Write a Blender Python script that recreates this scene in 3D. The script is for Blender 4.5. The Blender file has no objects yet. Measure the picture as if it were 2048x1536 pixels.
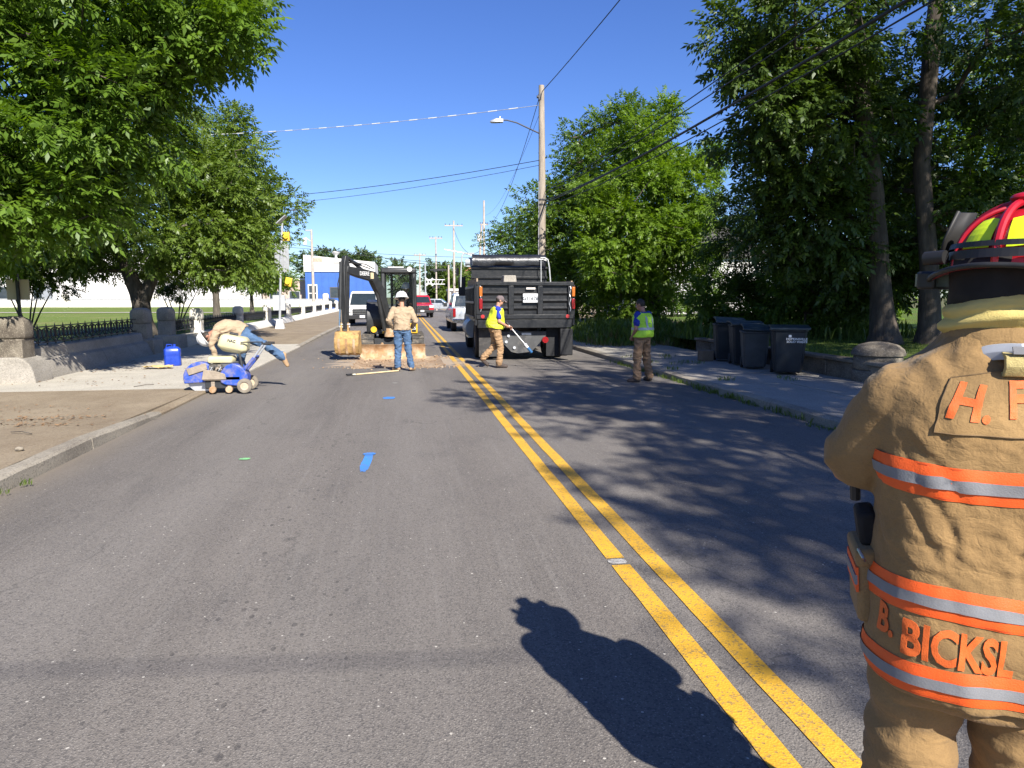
import bpy, bmesh, math, random
import numpy as np
from mathutils import Vector as V, Matrix, noise, Quaternion
from mathutils.bvhtree import BVHTree
random.seed(7); rng = np.random.default_rng(11)
R = math.radians
scene = bpy.context.scene
col = scene.collection
# ---------------------------------------------------------------- camera, sky, sun, exposure
cam_d = bpy.data.cameras.new("camera"); cam = bpy.data.objects.new("camera", cam_d); col.objects.link(cam)
cam_d.sensor_width = 36.0; cam_d.lens = 36.0*1420/2048; cam_d.clip_start = .05; cam_d.clip_end = 3000
cam.location = (0, 0, 1.7); cam.rotation_euler = (R(90-6.986), 0, R(-8.703)); scene.camera = cam
SUN_EL, SUN_AZ = 38.5, 163.5      # azimuth of the sun from +Y towards +X
world = bpy.data.worlds.new("World"); scene.world = world; world.use_nodes = True
wn = world.node_tree.nodes; wl = world.node_tree.links
sky = wn.new("ShaderNodeTexSky"); sky.sky_type = 'NISHITA'; sky.sun_disc = False
sky.sun_elevation = R(SUN_EL); sky.sun_rotation = R(SUN_AZ); sky.altitude = 200
sky.air_density = 1.0; sky.dust_density = .35; sky.ozone_density = 7.0
hs_ = wn.new("ShaderNodeHueSaturation"); hs_.inputs["Saturation"].default_value = 1.12; hs_.inputs["Hue"].default_value = .516
wl.new(sky.outputs[0], hs_.inputs["Color"]); wl.new(hs_.outputs[0], wn["Background"].inputs[0]); wn["Background"].inputs[1].default_value = .078
sd = bpy.data.lights.new("sun", 'SUN'); sd.energy = 4.9; sd.angle = R(.53); sd.color = (1, .955, .88)
sun = bpy.data.objects.new("sun", sd); col.objects.link(sun)
sdir = V((math.sin(R(SUN_AZ))*math.cos(R(SUN_EL)), math.cos(R(SUN_AZ))*math.cos(R(SUN_EL)), math.sin(R(SUN_EL))))
sun.rotation_euler = sdir.to_track_quat('Z', 'Y').to_euler(); sun.location = sdir*60
vs = scene.view_settings; vs.view_transform = 'Standard'; vs.look = 'None'; vs.gamma = 1; vs.exposure = 1.1; vs.use_curve_mapping = False
scene.cycles.max_bounces = 6; scene.cycles.transparent_max_bounces = 6
scene.cycles.use_adaptive_sampling = True; scene.cycles.use_denoising = True

# ---------------------------------------------------------------- materials
def nd(nt, t, **k):
    n = nt.nodes.new(t)
    for a, b in k.items(): setattr(n, a, b)
    return n
def ramp(nt, src, stops):
    r = nd(nt, "ShaderNodeValToRGB"); e = r.color_ramp.elements
    while len(e) < len(stops): e.new(.5)
    for q, (p, c) in zip(e, stops):
        q.position = p; q.color = (c if len(c) == 4 else (*c, 1)) if isinstance(c, tuple) else (c, c, c, 1)
    nt.links.new(src, r.inputs[0]); return r.outputs[0]
def mix(nt, a, b, f, mode='MIX'):
    m = nd(nt, "ShaderNodeMix", data_type='RGBA', blend_type=mode)
    for i, x in ((0, f), (6, a), (7, b)):
        if hasattr(x, 'links'): nt.links.new(x, m.inputs[i])
        else: m.inputs[i].default_value = (x if i == 0 else (*x[:3], 1))
    return m.outputs[2]
def math_(nt, op, a, b=0, c=None):
    m = nd(nt, "ShaderNodeMath", operation=op)
    for i, x in enumerate((a, b, c)):
        if x is None: continue
        if hasattr(x, 'links'): nt.links.new(x, m.inputs[i])
        else: m.inputs[i].default_value = x
    return m.outputs[0]
def coords(nt, scale=(1, 1, 1), loc=(0, 0, 0)):
    t = nd(nt, "ShaderNodeTexCoord"); m = nd(nt, "ShaderNodeMapping"); m.inputs[3].default_value = scale; m.inputs[1].default_value = loc
    nt.links.new(t.outputs[3], m.inputs[0]); return m.outputs[0]
def noi(nt, vec, scale, detail=4, rough=.55, dist=0):
    n = nd(nt, "ShaderNodeTexNoise"); n.inputs["Scale"].default_value = scale; n.inputs["Detail"].default_value = detail
    n.inputs["Roughness"].default_value = rough; n.inputs["Distortion"].default_value = dist; nt.links.new(vec, n.inputs[0]); return n.outputs[0]
def vor(nt, vec, scale, out=0, feature='F1'):
    n = nd(nt, "ShaderNodeTexVoronoi", feature=feature); n.inputs["Scale"].default_value = scale; nt.links.new(vec, n.inputs[0]); return n.outputs[out]
def bump(nt, h, strength, dist, bsdf):
    b = nd(nt, "ShaderNodeBump"); b.inputs["Strength"].default_value = strength; b.inputs["Distance"].default_value = dist
    nt.links.new(h, b.inputs["Height"]); nt.links.new(b.outputs[0], bsdf.inputs["Normal"])
MATS = {}
def newmat(name):
    m = bpy.data.materials.new(name); m.use_nodes = True; nt = m.node_tree
    return m, nt, nt.nodes["Principled BSDF"]
def M(name, c, rough=.6, var=.18, scale=6, metal=0, bs=0, bscale=60, c2=None, amt=.5, s2=4, spec=.5, coat=0, sc=(1, 1, 1)):
    """plain procedural material: mottled colour, optional patches of a second colour (wear, dirt), fine relief"""
    if name in MATS: return MATS[name]
    m, nt, b = newmat(name); co = coords(nt, sc)
    n = noi(nt, co, scale, 6, .6)
    lo = tuple(x*(1-var) for x in c); hi = tuple(min(1, x*(1+var)) for x in c)
    cc = ramp(nt, n, [(.3, lo), (.7, hi)])
    if c2 is not None:
        k = noi(nt, coords(nt, sc, (3.1, 1.7, .4)), s2, 8, .7)
        cc = mix(nt, cc, c2, ramp(nt, k, [(max(0, 1-amt-.12), 0.), (min(1, 1-amt+.12), 1.)]))
    nt.links.new(cc, b.inputs["Base Color"])
    b.inputs["Roughness"].default_value = rough; b.inputs["Metallic"].default_value = metal
    b.inputs["Specular IOR Level"].default_value = spec; b.inputs["Coat Weight"].default_value = coat
    rr = ramp(nt, noi(nt, co, scale*2.3, 5), [(.3, max(.02, rough-.08)), (.7, min(1, rough+.1))]); nt.links.new(rr, b.inputs["Roughness"])
    if bs: bump(nt, noi(nt, co, bscale, 5, .65), bs, .02, b)
    MATS[name] = m; return m
def glassmat(name, tint=(.5, .6, .6), alpha=.35):
    m, nt, b = newmat(name); b.inputs["Base Color"].default_value = (*[x*.06 for x in tint], 1); b.inputs["Roughness"].default_value = .04
    b.inputs["Specular IOR Level"].default_value = .6
    tr = nd(nt, "ShaderNodeBsdfTransparent"); tr.inputs[0].default_value = (*tint, 1)
    mx = nd(nt, "ShaderNodeMixShader"); mx.inputs[0].default_value = alpha
    nt.links.new(tr.outputs[0], mx.inputs[1]); nt.links.new(b.outputs[0], mx.inputs[2]); nt.links.new(mx.outputs[0], nt.nodes["Material Output"].inputs[0])
    return m
def leafmat(name, c, c2, trans=.38):
    m, nt, b = newmat(name)
    g = nd(nt, "ShaderNodeNewGeometry"); n = noi(nt, coords(nt), .55, 3)
    f = math_(nt, 'ADD', math_(nt, 'MULTIPLY', g.outputs["Random Per Island"], .6), math_(nt, 'MULTIPLY', n, .5))
    cc = ramp(nt, f, [(.15, c), (.85, c2)]); nt.links.new(cc, b.inputs["Base Color"]); b.inputs["Roughness"].default_value = .42
    b.inputs["Specular IOR Level"].default_value = .35
    t = nd(nt, "ShaderNodeBsdfTranslucent"); tc = mix(nt, cc, (1.5, 1.55, .35), 1., 'MULTIPLY'); nt.links.new(tc, t.inputs[0])
    mx = nd(nt, "ShaderNodeMixShader"); mx.inputs[0].default_value = trans
    nt.links.new(b.outputs[0], mx.inputs[1]); nt.links.new(t.outputs[0], mx.inputs[2]); nt.links.new(mx.outputs[0], nt.nodes["Material Output"].inputs[0])
    return m

# ---------------------------------------------------------------- mesh helpers
def frame(t, up=(0, 0, 1)):
    t = V(t).normalized(); u = V(up)
    if abs(t.dot(u)) > .97: u = V((0, 1, 0)) if abs(t.y) < .9 else V((1, 0, 0))
    s = t.cross(u).normalized(); return s, s.cross(t).normalized()
class MB:
    def __init__(s): s.v = []; s.f = []
    def add(s, v, f):
        o = len(s.v); s.v += [tuple(x) for x in v]; s.f += [tuple(i+o for i in q) for q in f]; return s
    def box(s, c, d, rot=None, taper=None):
        """box centred at c, full size d; rot = Euler degrees or matrix; taper scales the top face (x, y)"""
        tx, ty = taper or (1, 1); m = None
        if rot is not None: m = rot if isinstance(rot, Matrix) else Matrix.Rotation(R(rot[2]), 3, 'Z') @ Matrix.Rotation(R(rot[1]), 3, 'Y') @ Matrix.Rotation(R(rot[0]), 3, 'X')
        p = []
        for z in (-.5, .5):
            for x, y in ((-.5, -.5), (.5, -.5), (.5, .5), (-.5, .5)):
                k = V((x*d[0]*(tx if z > 0 else 1), y*d[1]*(ty if z > 0 else 1), z*d[2]))
                p.append((m @ k if m is not None else k)+V(c))
        return s.add(p, [(3, 2, 1, 0), (4, 5, 6, 7), (0, 1, 5, 4), (1, 2, 6, 5), (2, 3, 7, 6), (3, 0, 4, 7)])
    def bb(s, x0, x1, y0, y1, z0, z1): return s.box(((x0+x1)/2, (y0+y1)/2, (z0+z1)/2), (x1-x0, y1-y0, z1-z0))
    def tube(s, path, r, n=8, cap=True):
        path = [V(p) for p in path]; k = len(path); rs = r if isinstance(r, (list, tuple)) else [r]*k
        o = len(s.v); a = None
        for i, p in enumerate(path):
            t = (path[min(i+1, k-1)]-path[max(i-1, 0)])
            if t.length < 1e-9: t = V((0, 0, 1))
            t.normalize()
            if a is None: a, b = frame(t)
            else:
                a = (a-t*a.dot(t)).normalized(); b = a.cross(t)*-1
            b = t.cross(a).normalized()
            for j in range(n):
                q = 2*math.pi*j/n; s.v.append(tuple(p+(a*math.cos(q)+b*math.sin(q))*rs[i]))
        for i in range(k-1):
            for j in range(n):
                j2 = (j+1) % n; s.f.append((o+i*n+j, o+i*n+j2, o+(i+1)*n+j2, o+(i+1)*n+j))
        if cap: s.f.append(tuple(o+j for j in reversed(range(n)))); s.f.append(tuple(o+(k-1)*n+j for j in range(n)))
        return s
    def cyl(s, p0, p1, r0, r1=None, n=14): return s.tube([p0, p1], [r0, r0 if r1 is None else r1], n)
    def capsule(s, p0, p1, r0, r1, n=10):
        p0, p1 = V(p0), V(p1); t = (p1-p0); L = t.length or 1e-6; t /= L
        pts = []; rs = []
        for q in (90, 60, 30): pts.append(p0-t*r0*math.sin(R(q))); rs.append(max(r0*math.cos(R(q)), .0008))
        pts.append(p0); rs.append(r0); pts.append(p1); rs.append(r1)
        for q in (30, 60, 90): pts.append(p1+t*r1*math.sin(R(q))); rs.append(max(r1*math.cos(R(q)), .0008))
        return s.tube(pts, rs, n)
    def loft(s, rings, cap=True, close=True):
        n = len(rings[0]); o = len(s.v)
        for r in rings: s.v += [tuple(p) for p in r]
        for i in range(len(rings)-1):
            for j in range(n if close else n-1):
                j2 = (j+1) % n; s.f.append((o+i*n+j, o+i*n+j2, o+(i+1)*n+j2, o+(i+1)*n+j))
        if cap: s.f.append(tuple(o+j for j in reversed(range(n)))); s.f.append(tuple(o+(len(rings)-1)*n+j for j in range(n)))
        return s
    def ell(s, c, r, rot=None, n=14, m=9):
        rings = []
        for i in range(m):
            a = math.pi*(i/(m-1)-.5); k = max(math.cos(a), .002)
            ring = []
            for j in range(n):
                q = 2*math.pi*j/n; p = V((r[0]*k*math.cos(q), r[1]*k*math.sin(q), r[2]*math.sin(a)))
                ring.append((rot @ p if rot is not None else p)+V(c))
            rings.append(ring)
        return s.loft(rings)
    def lathe(s, prof, c=(0, 0, 0), n=24, axis=None, cap=False):
        """prof = (radius, height) pairs turned round Z, or round axis"""
        m = axis; rings = []
        for r, z in prof:
            ring = []
            for j in range(n):
                q = 2*math.pi*j/n; p = V((r*math.cos(q), r*math.sin(q), z)); ring.append((m @ p if m is not None else p)+V(c))
            rings.append(ring)
        return s.loft(rings, cap)
    def prism(s, pts, fn):
        """closed outline pts extruded: fn(u, v, side) gives the two copies"""
        n = len(pts); a = [fn(u, v, 0) for u, v in pts]; b = [fn(u, v, 1) for u, v in pts]
        f = [tuple(range(n)), tuple(reversed(range(n, 2*n)))]+[(j, j+n, (j+1) % n+n, (j+1) % n) for j in range(n)]
        return s.add(a+b, f)
    def px(s, pts, x0, x1): return s.prism(pts, lambda u, v, k: (x1 if k else x0, u, v))
    def py(s, pts, y0, y1): return s.prism(pts, lambda u, v, k: (u, y1 if k else y0, v))
    def pz(s, pts, z0, z1): return s.prism(pts, lambda u, v, k: (u, v, z1 if k else z0))
    def mesh(s, name):
        me = bpy.data.meshes.new(name); me.from_pydata(s.v, [], s.f); me.update()
        bm = bmesh.new(); bm.from_mesh(me); bmesh.ops.recalc_face_normals(bm, faces=bm.faces); bm.to_mesh(me); bm.free(); return me
    def build(s, name, mat, parent=None, bevel=0, ang=38, seg=2):
        me = s.mesh(name); return link(name, me, mat, parent, bevel, ang, seg)
def link(name, me, mat, parent=None, bevel=0, ang=38, seg=2):
    o = bpy.data.objects.new(name, me); col.objects.link(o)
    if mat is not None and not me.materials: me.materials.append(mat)
    me.shade_smooth(); me.set_sharp_from_angle(angle=R(ang))
    if parent is not None: o.parent = parent
    if bevel:
        b = o.modifiers.new("bevel", 'BEVEL'); b.width = bevel; b.segments = seg; b.limit_method = 'ANGLE'; b.angle_limit = R(35); b.harden_normals = False
    return o
def tag(o, label, cat, group=None):
    o["label"] = label; o["category"] = cat
    if group: o["group"] = group
    return o
def thing(name, label, cat, loc=(0, 0, 0), rz=0, group=None):
    o = bpy.data.objects.new(name, None); col.objects.link(o); o.empty_display_size = .2
    o.location = loc; o.rotation_euler = (0, 0, R(rz)); return tag(o, label, cat, group)
def struct(o, kind="structure"): o["kind"] = kind; return o
def copy_tree(o, parent=None):
    c = o.copy(); col.objects.link(c); c.parent = parent
    for ch in [x for x in o.children]: copy_tree(ch, c)
    return c
TMP = bpy.data.scenes.new("workbench")     # scratch scene: modifiers are evaluated there, it is removed at the end
def evaluated(o):
    TMP.view_layers[0].update(); return bpy.data.meshes.new_from_object(o.evaluated_get(TMP.view_layers[0].depsgraph))
def text_mesh(body, size=1., bold=0., extrude=.002, align='CENTER', spacing=1.):
    cu = bpy.data.curves.new("lettering", 'FONT'); cu.body = body; cu.size = size; cu.extrude = extrude; cu.offset = bold
    cu.align_x = align; cu.align_y = 'CENTER'; cu.space_character = spacing; cu.resolution_u = 3
    o = bpy.data.objects.new("lettering", cu); TMP.collection.objects.link(o)
    me = evaluated(o)
    bpy.data.objects.remove(o); bpy.data.curves.remove(cu); return me
def text_on(body, mat, parent, loc, rot, size, bold=0., extrude=.002, spacing=1.):
    o = link("lettering", text_mesh(body, size, bold, extrude, spacing=spacing), mat, parent)
    o.location = loc; o.rotation_euler = tuple(R(a) for a in rot); return o
def remesh(mb, voxel, smooth=4, name="m"):
    o = bpy.data.objects.new("tmp", mb.mesh(name)); TMP.collection.objects.link(o)
    r = o.modifiers.new("r", 'REMESH'); r.mode = 'VOXEL'; r.voxel_size = voxel
    if smooth: q = o.modifiers.new("s", 'SMOOTH'); q.iterations = smooth; q.factor = .5
    me = evaluated(o)
    old = o.data; bpy.data.objects.remove(o); bpy.data.meshes.remove(old); me.name = name; return me
def vdata(me):
    n = len(me.vertices); co = np.empty(n*3, np.float32); no = np.empty(n*3, np.float32)
    me.vertices.foreach_get("co", co); me.vertex_normals.foreach_get("vector", no); return co.reshape(-1, 3), no.reshape(-1, 3)
def vpush(me, co, no, d):
    me.vertices.foreach_set("co", (co+no*np.array(d, np.float32)[:, None]).ravel()); me.update()
def wrinkle(me, amp, freq=(9, 9, 16), seed=0., fine=.35):
    co, no = vdata(me); d = []
    for c in co.tolist():
        c = V(c); p = V((c.x*freq[0]+seed, c.y*freq[1], c.z*freq[2]+noise.noise(c*4)*1.5))
        k = 1-abs(noise.noise(p))*2.2; k2 = noise.noise(p*2.7)
        d.append(amp*(k-.45)+amp*fine*k2)
    vpush(me, co, no, d)
# ================================================================ ground, road, pavements
def grid_sheet(name, xs, ys, zf, mat, kind="structure", parent=None):
    v = [(x, y, zf(x, y)) for y in ys for x in xs]; n = len(xs)
    f = [(j*n+i, j*n+i+1, (j+1)*n+i+1, (j+1)*n+i) for j in range(len(ys)-1) for i in range(n-1)]
    me = bpy.data.meshes.new(name); me.from_pydata(v, [], f); me.update(); o = link(name, me, mat, parent)
    if kind: o["kind"] = kind
    return o
def asphalt():
    m, nt, b = newmat("asphalt"); co = coords(nt); st = coords(nt, (1, .12, 1))
    big = noi(nt, st, .9, 5, .6); blot = noi(nt, coords(nt, (1, .45, 1), (4, 9, 0)), 1.7, 7, .68)
    cc = ramp(nt, big, [(.3, (.122, .108, .095)), (.7, (.176, .156, .136))])
    cc = mix(nt, cc, (.078, .072, .068), math_(nt, 'MULTIPLY', ramp(nt, blot, [(.52, 0.), (.75, 1.)]), .5))
    stk = noi(nt, coords(nt, (9, .22, 1)), 1.6, 6, .7); cc = mix(nt, cc, (.215, .197, .176), ramp(nt, stk, [(.52, 0.), (.74, .42)])); cc = mix(nt, cc, (.07, .064, .06), ramp(nt, noi(nt, coords(nt, (6, .16, 1), (3, 1, 0)), 1.3, 6, .7), [(.56, 0.), (.78, .4)]))
    # wheel paths: slightly polished bands along the lanes
    sep = nd(nt, "ShaderNodeSeparateXYZ"); nt.links.new(co, sep.inputs[0]); X, Y = sep.outputs[0], sep.outputs[1]
    wp = math_(nt, 'SINE', math_(nt, 'MULTIPLY', math_(nt, 'ADD', X, .55), 3.3))
    cc = mix(nt, cc, (.20, .182, .162), math_(nt, 'MULTIPLY', ramp(nt, math_(nt, 'ADD', math_(nt, 'MULTIPLY', wp, .25), big), [(.35, 0.), (.85, 1.)]), .35))
    # stone chips, tar pits
    v1 = vor(nt, co, 125, 1); v1d = vor(nt, co, 125, 0)
    bw = nd(nt, "ShaderNodeSeparateColor"); nt.links.new(v1, bw.inputs[0])
    chip = math_(nt, 'MULTIPLY', math_(nt, 'GREATER_THAN', bw.outputs[0], .8), math_(nt, 'LESS_THAN', v1d, .42))
    cc = mix(nt, cc, (.34, .31, .27), math_(nt, 'MULTIPLY', chip, .42))
    cc = mix(nt, cc, (.03, .03, .032), math_(nt, 'MULTIPLY', math_(nt, 'LESS_THAN', bw.outputs[0], .22), .4))
    v3 = vor(nt, co, 38, 1); v3d = vor(nt, co, 38, 0); b3 = nd(nt, "ShaderNodeSeparateColor"); nt.links.new(v3, b3.inputs[0])
    cc = mix(nt, cc, (.62, .58, .5), math_(nt, 'MULTIPLY', math_(nt, 'MULTIPLY', math_(nt, 'GREATER_THAN', b3.outputs[0], .94), math_(nt, 'LESS_THAN', v3d, math_(nt, 'MULTIPLY', b3.outputs[1], .26))), .6))
    # oil drips and torn black crumbs along the lane
    v2 = vor(nt, coords(nt, (1, .6, 1)), 17, 1); v2d = vor(nt, coords(nt, (1, .6, 1)), 17, 0)
    b2 = nd(nt, "ShaderNodeSeparateColor"); nt.links.new(v2, b2.inputs[0])
    lane = ramp(nt, math_(nt, 'ABSOLUTE', math_(nt, 'ADD', X, .75)), [(.2, 1.), (1.9, .0)]) if False else math_(nt, 'SUBTRACT', 1.2, math_(nt, 'ABSOLUTE', math_(nt, 'ADD', X, .8)))
    drop = math_(nt, 'LESS_THAN', v2d, math_(nt, 'MULTIPLY', math_(nt, 'MULTIPLY', math_(nt, 'MAXIMUM', lane, .05), math_(nt, 'SUBTRACT', b2.outputs[0], .30)), .36))
    cc = mix(nt, cc, (.035, .033, .033), math_(nt, 'MULTIPLY', drop, .5))
    # cracks running with the traffic
    vc = nd(nt, "ShaderNodeTexVoronoi", feature='DISTANCE_TO_EDGE'); vc.inputs["Scale"].default_value = .55
    wv = nd(nt, "ShaderNodeVectorMath", operation='ADD'); nz = nd(nt, "ShaderNodeTexNoise"); nz.inputs["Scale"].default_value = 1.6; nz.inputs["Detail"].default_value = 7
    nt.links.new(co, nz.inputs[0]); sc_ = nd(nt, "ShaderNodeVectorMath", operation='SCALE'); sc_.inputs[3].default_value = .9; nt.links.new(nz.outputs[1], sc_.inputs[0])
    nt.links.new(coords(nt, (1, .3, 1)), wv.inputs[0]); nt.links.new(sc_.outputs[0], wv.inputs[1]); nt.links.new(wv.outputs[0], vc.inputs[0])
    crack = math_(nt, 'MULTIPLY', math_(nt, 'LESS_THAN', vc.outputs[0], .006), ramp(nt, noi(nt, co, .8, 3), [(.5, 0.), (.6, 1.)]))
    cc = mix(nt, cc, (.03, .03, .03), math_(nt, 'MULTIPLY', crack, .3))
    # tan spoil smeared round the dug patch, dust at the left gutter
    dx = math_(nt, 'DIVIDE', math_(nt, 'SUBTRACT', X, .0), 3.0); dy = math_(nt, 'DIVIDE', math_(nt, 'SUBTRACT', Y, 18.9), 2.3)
    d = math_(nt, 'SQRT', math_(nt, 'ADD', math_(nt, 'POWER', math_(nt, 'ABSOLUTE', dx), 4), math_(nt, 'POWER', math_(nt, 'ABSOLUTE', dy), 4)))
    sm = ramp(nt, math_(nt, 'ADD', d, math_(nt, 'MULTIPLY', noi(nt, coords(nt, (.5, 2.2, 1)), 2.2, 7, .65), 1.3)), [(.95, 1.), (1.75, 0.)])
    cc = mix(nt, cc, mix(nt, (.30, .21, .13), (.44, .37, .29), noi(nt, coords(nt, (.6, 3, 1)), 3, 6)), math_(nt, 'MULTIPLY', sm, .85))
    gut = ramp(nt, math_(nt, 'ADD', math_(nt, 'ABSOLUTE', math_(nt, 'ADD', X, 3.5)), math_(nt, 'MULTIPLY', noi(nt, co, 1.3, 6), .5)), [(.2, 1.), (.7, 0.)])
    cc = mix(nt, cc, (.17, .14, .105), math_(nt, 'MULTIPLY', gut, .6))
    nt.links.new(cc, b.inputs["Base Color"]); b.inputs["Roughness"].default_value = .82; b.inputs["Specular IOR Level"].default_value = .32
    h = math_(nt, 'ADD', math_(nt, 'MULTIPLY', v1d, .9), math_(nt, 'MULTIPLY', noi(nt, co, 260, 3), .6)); bump(nt, h, .42, .008, b)
    return m
def concrete(name, c, dark, joints=0, patch=.45):
    m, nt, b = newmat(name); co = coords(nt)
    cc = ramp(nt, noi(nt, co, 1.3, 8, .65), [(.3, tuple(x*.86 for x in c)), (.7, tuple(x*1.1 for x in c))])
    cc = mix(nt, cc, dark, ramp(nt, noi(nt, coords(nt, (1, .6, 1), (7, 2, 0)), .9, 9, .72), [(1-patch-.1, 0.), (1-patch+.2, 1.)]))
    sp = vor(nt, co, 70, 1); s = nd(nt, "ShaderNodeSeparateColor"); nt.links.new(sp, s.inputs[0])
    cc = mix(nt, cc, tuple(x*.45 for x in dark), math_(nt, 'MULTIPLY', math_(nt, 'GREATER_THAN', s.outputs[0], .8), .3))
    cc = mix(nt, cc, tuple(min(1, x*1.3) for x in c), math_(nt, 'MULTIPLY', math_(nt, 'LESS_THAN', s.outputs[0], .14), .3))
    nt.links.new(cc, b.inputs["Base Color"]); b.inputs["Roughness"].default_value = .88; b.inputs["Specular IOR Level"].default_value = .25
    bump(nt, math_(nt, 'ADD', noi(nt, co, 9, 8, .7), math_(nt, 'MULTIPLY', vor(nt, co, 70, 0), .35)), .5, .012, b); return m
def grassmat(name, c1, c2, c3):
    m, nt, b = newmat(name); co = coords(nt)
    cc = ramp(nt, noi(nt, co, 3.5, 8, .75), [(.3, c1), (.7, c2)])
    cc = mix(nt, cc, c3, ramp(nt, noi(nt, co, .35, 6, .7), [(.5, 0.), (.72, .7)]))
    nt.links.new(cc, b.inputs["Base Color"]); b.inputs["Roughness"].default_value = .9; b.inputs["Specular IOR Level"].default_value = .15
    bump(nt, noi(nt, co, 45, 5, .7), .9, .05, b); return m
ASPH = asphalt()
WALKBROWN = concrete("stained_pavement", (.26, .208, .142), (.18, .135, .088), patch=.5)
WALKPALE = concrete("pale_concrete", (.42, .385, .32), (.30, .26, .20), patch=.3)
WALKGREY = concrete("grey_pavement", (.31, .285, .245), (.19, .17, .14), patch=.4)
KERB = concrete("kerb_concrete", (.30, .265, .21), (.12, .10, .08), patch=.45)
STONE = concrete("wall_stone", (.50, .455, .375), (.33, .29, .23), patch=.3)
STONED = concrete("weathered_stone", (.30, .26, .20), (.08, .065, .05), patch=.55)
STONEG = concrete("pillar_stone", (.34, .31, .265), (.19, .17, .14), patch=.45)
WHITEW = concrete("whitewashed_wall", (.66, .62, .54), (.50, .45, .37), patch=.25)
LAWN = grassmat("lawn_grass", (.11, .16, .03), (.17, .22, .05), (.24, .22, .09))
FIELD = grassmat("rough_ground", (.07, .085, .03), (.13, .12, .06), (.18, .15, .09))
DIRT = M("dug_dirt", (.26, .17, .10), .95, .35, 2.5, bs=.9, bscale=22, c2=(.42, .34, .25), amt=.42, s2=3, sc=(.6, 2, 1))
SOIL = M("dry_soil", (.27, .21, .14), .95, .3, 3, bs=.8, bscale=18, c2=(.12, .09, .05), amt=.4)
grid_sheet("ground", [-1500, -60, 60, 1500], [-600, -60, 160, 2500], lambda x, y: -.16, FIELD)
# road: one sheet with a shallow saw-cut patch taken out of the left lane
XS = [-3.52, -2.6, -1.25, .1, 1.02, 2.4, 4, 5.56]; YS = [-14, -6, 0, 4, 8, 12, 17.25, 19, 20.6, 26, 40, 80, 170]
def road_z(x, y): return -.012*max(0, abs(x-1.0)-2.6)
rv = [(x, y, road_z(x, y)) for y in YS for x in XS]; rf = []; n_ = len(XS)
for j in range(len(YS)-1):
    for i in range(n_-1):
        if 2 <= i <= 3 and 6 <= j <= 7: continue
        rf.append((j*n_+i, j*n_+i+1, (j+1)*n_+i+1, (j+1)*n_+i))
me = bpy.data.meshes.new("road"); me.from_pydata(rv, [], rf); me.update(); road = struct(link("road", me, ASPH))
mb = MB(); dz = -.085
xs = [-1.25+2.27*i/14 for i in range(15)]; ys = [17.25+3.35*i/20 for i in range(21)]
for y in ys:
    for x in xs:
        edge = x in (xs[0], xs[-1]) or y in (ys[0], ys[-1])
        mb.v.append((x, y, 0 if edge else dz+.03*noise.noise(V((x*1.7, y*2.6, 3)))+.018*noise.noise(V((x*6, y*9, 1)))))
mb.f = [(j*15+i, j*15+i+1, (j+1)*15+i+1, (j+1)*15+i) for j in range(20) for i in range(14)]
struct(mb.build("dug_patch", DIRT, ang=60))
pts = []
mbc = MB()
for _ in range(420):
    side = random.random(); x = random.gauss(-.1, 1.1); y = random.choice((17.25, 20.4))+random.gauss(.1, .22) if side < .6 else random.uniform(17.3, 20.5)
    r = random.uniform(.008, .035)*(1 if abs(x) < 1.3 else .6); mbc.ell((x, y, r*.4 if not (-1.2 < x < 1 and 17.3 < y < 20.5) else -.075+r*.5), (r, r*random.uniform(.6, 1), r*.7), None, 6, 4)
clods = mbc.build("dirt_clods", DIRT); clods["kind"] = "stuff"; clods["label"] = "loose brown dirt clods spilled round the dug patch"; clods["category"] = "dirt"
# ---- left pavement: slabs on a bed, kerb stones
def zl(y):
    k = min(1, max(0, (y-8.6)/2.4)); return .115*(1-k)+.022*k if y < 26 else .022+.05*min(1, (y-26)/6)
slabs = [(-14, -9, 0), (-9, -4, 0), (-4, 1, 0), (1, 5.5, 0), (5.5, 9.7, 0), (9.7, 13.75, 0), (13.75, 17, 1), (17, 20.2, 1), (20.2, 23.4, 1), (23.4, 26.4, 1), (26.4, 31, 0), (31, 36, 0), (36, 42, 0), (42, 50, 0), (50, 60, 0), (60, 75, 0), (75, 95, 0)]
bed = grid_sheet("left_pavement", [-8.0, -3.69], [-14, 0, 20, 95], lambda x, y: -.03, SOIL)
for a, b_, k in slabs:
    g = .006; yy = [a+g+(b_-a-2*g)*i/6 for i in range(7)]; xx = [-7.75, -6.6, -5.2, -3.70] if not k else [-7.75, -6, -4.6, -3.70]
    mb = MB()
    for x, s_ in ((None, 0),):
        top = [(x, y, zl(y)+.006*noise.noise(V((x*.9, y*.9, 0)))) for y in yy for x in xx]; n = len(xx)
        mb.add(top, [(j*n+i, j*n+i+1, (j+1)*n+i+1, (j+1)*n+i) for j in range(6) for i in range(n-1)])
        rim = [(xx[0], yy[0]), (xx[-1], yy[0]), (xx[-1], yy[-1]), (xx[0], yy[-1])]
        for i in range(4):
            p, q = rim[i], rim[(i+1) % 4]; mb.add([(*p, zl(p[1])), (*q, zl(q[1])), (*q, -.1), (*p, -.1)], [(0, 1, 2, 3)])
    mb.build("slab", WALKPALE if k else WALKBROWN, bed)
kb = struct(MB().bb(-3.70, -3.54, -14, -13, -.2, .1).build("left_kerb", KERB))
y = -13
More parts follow.
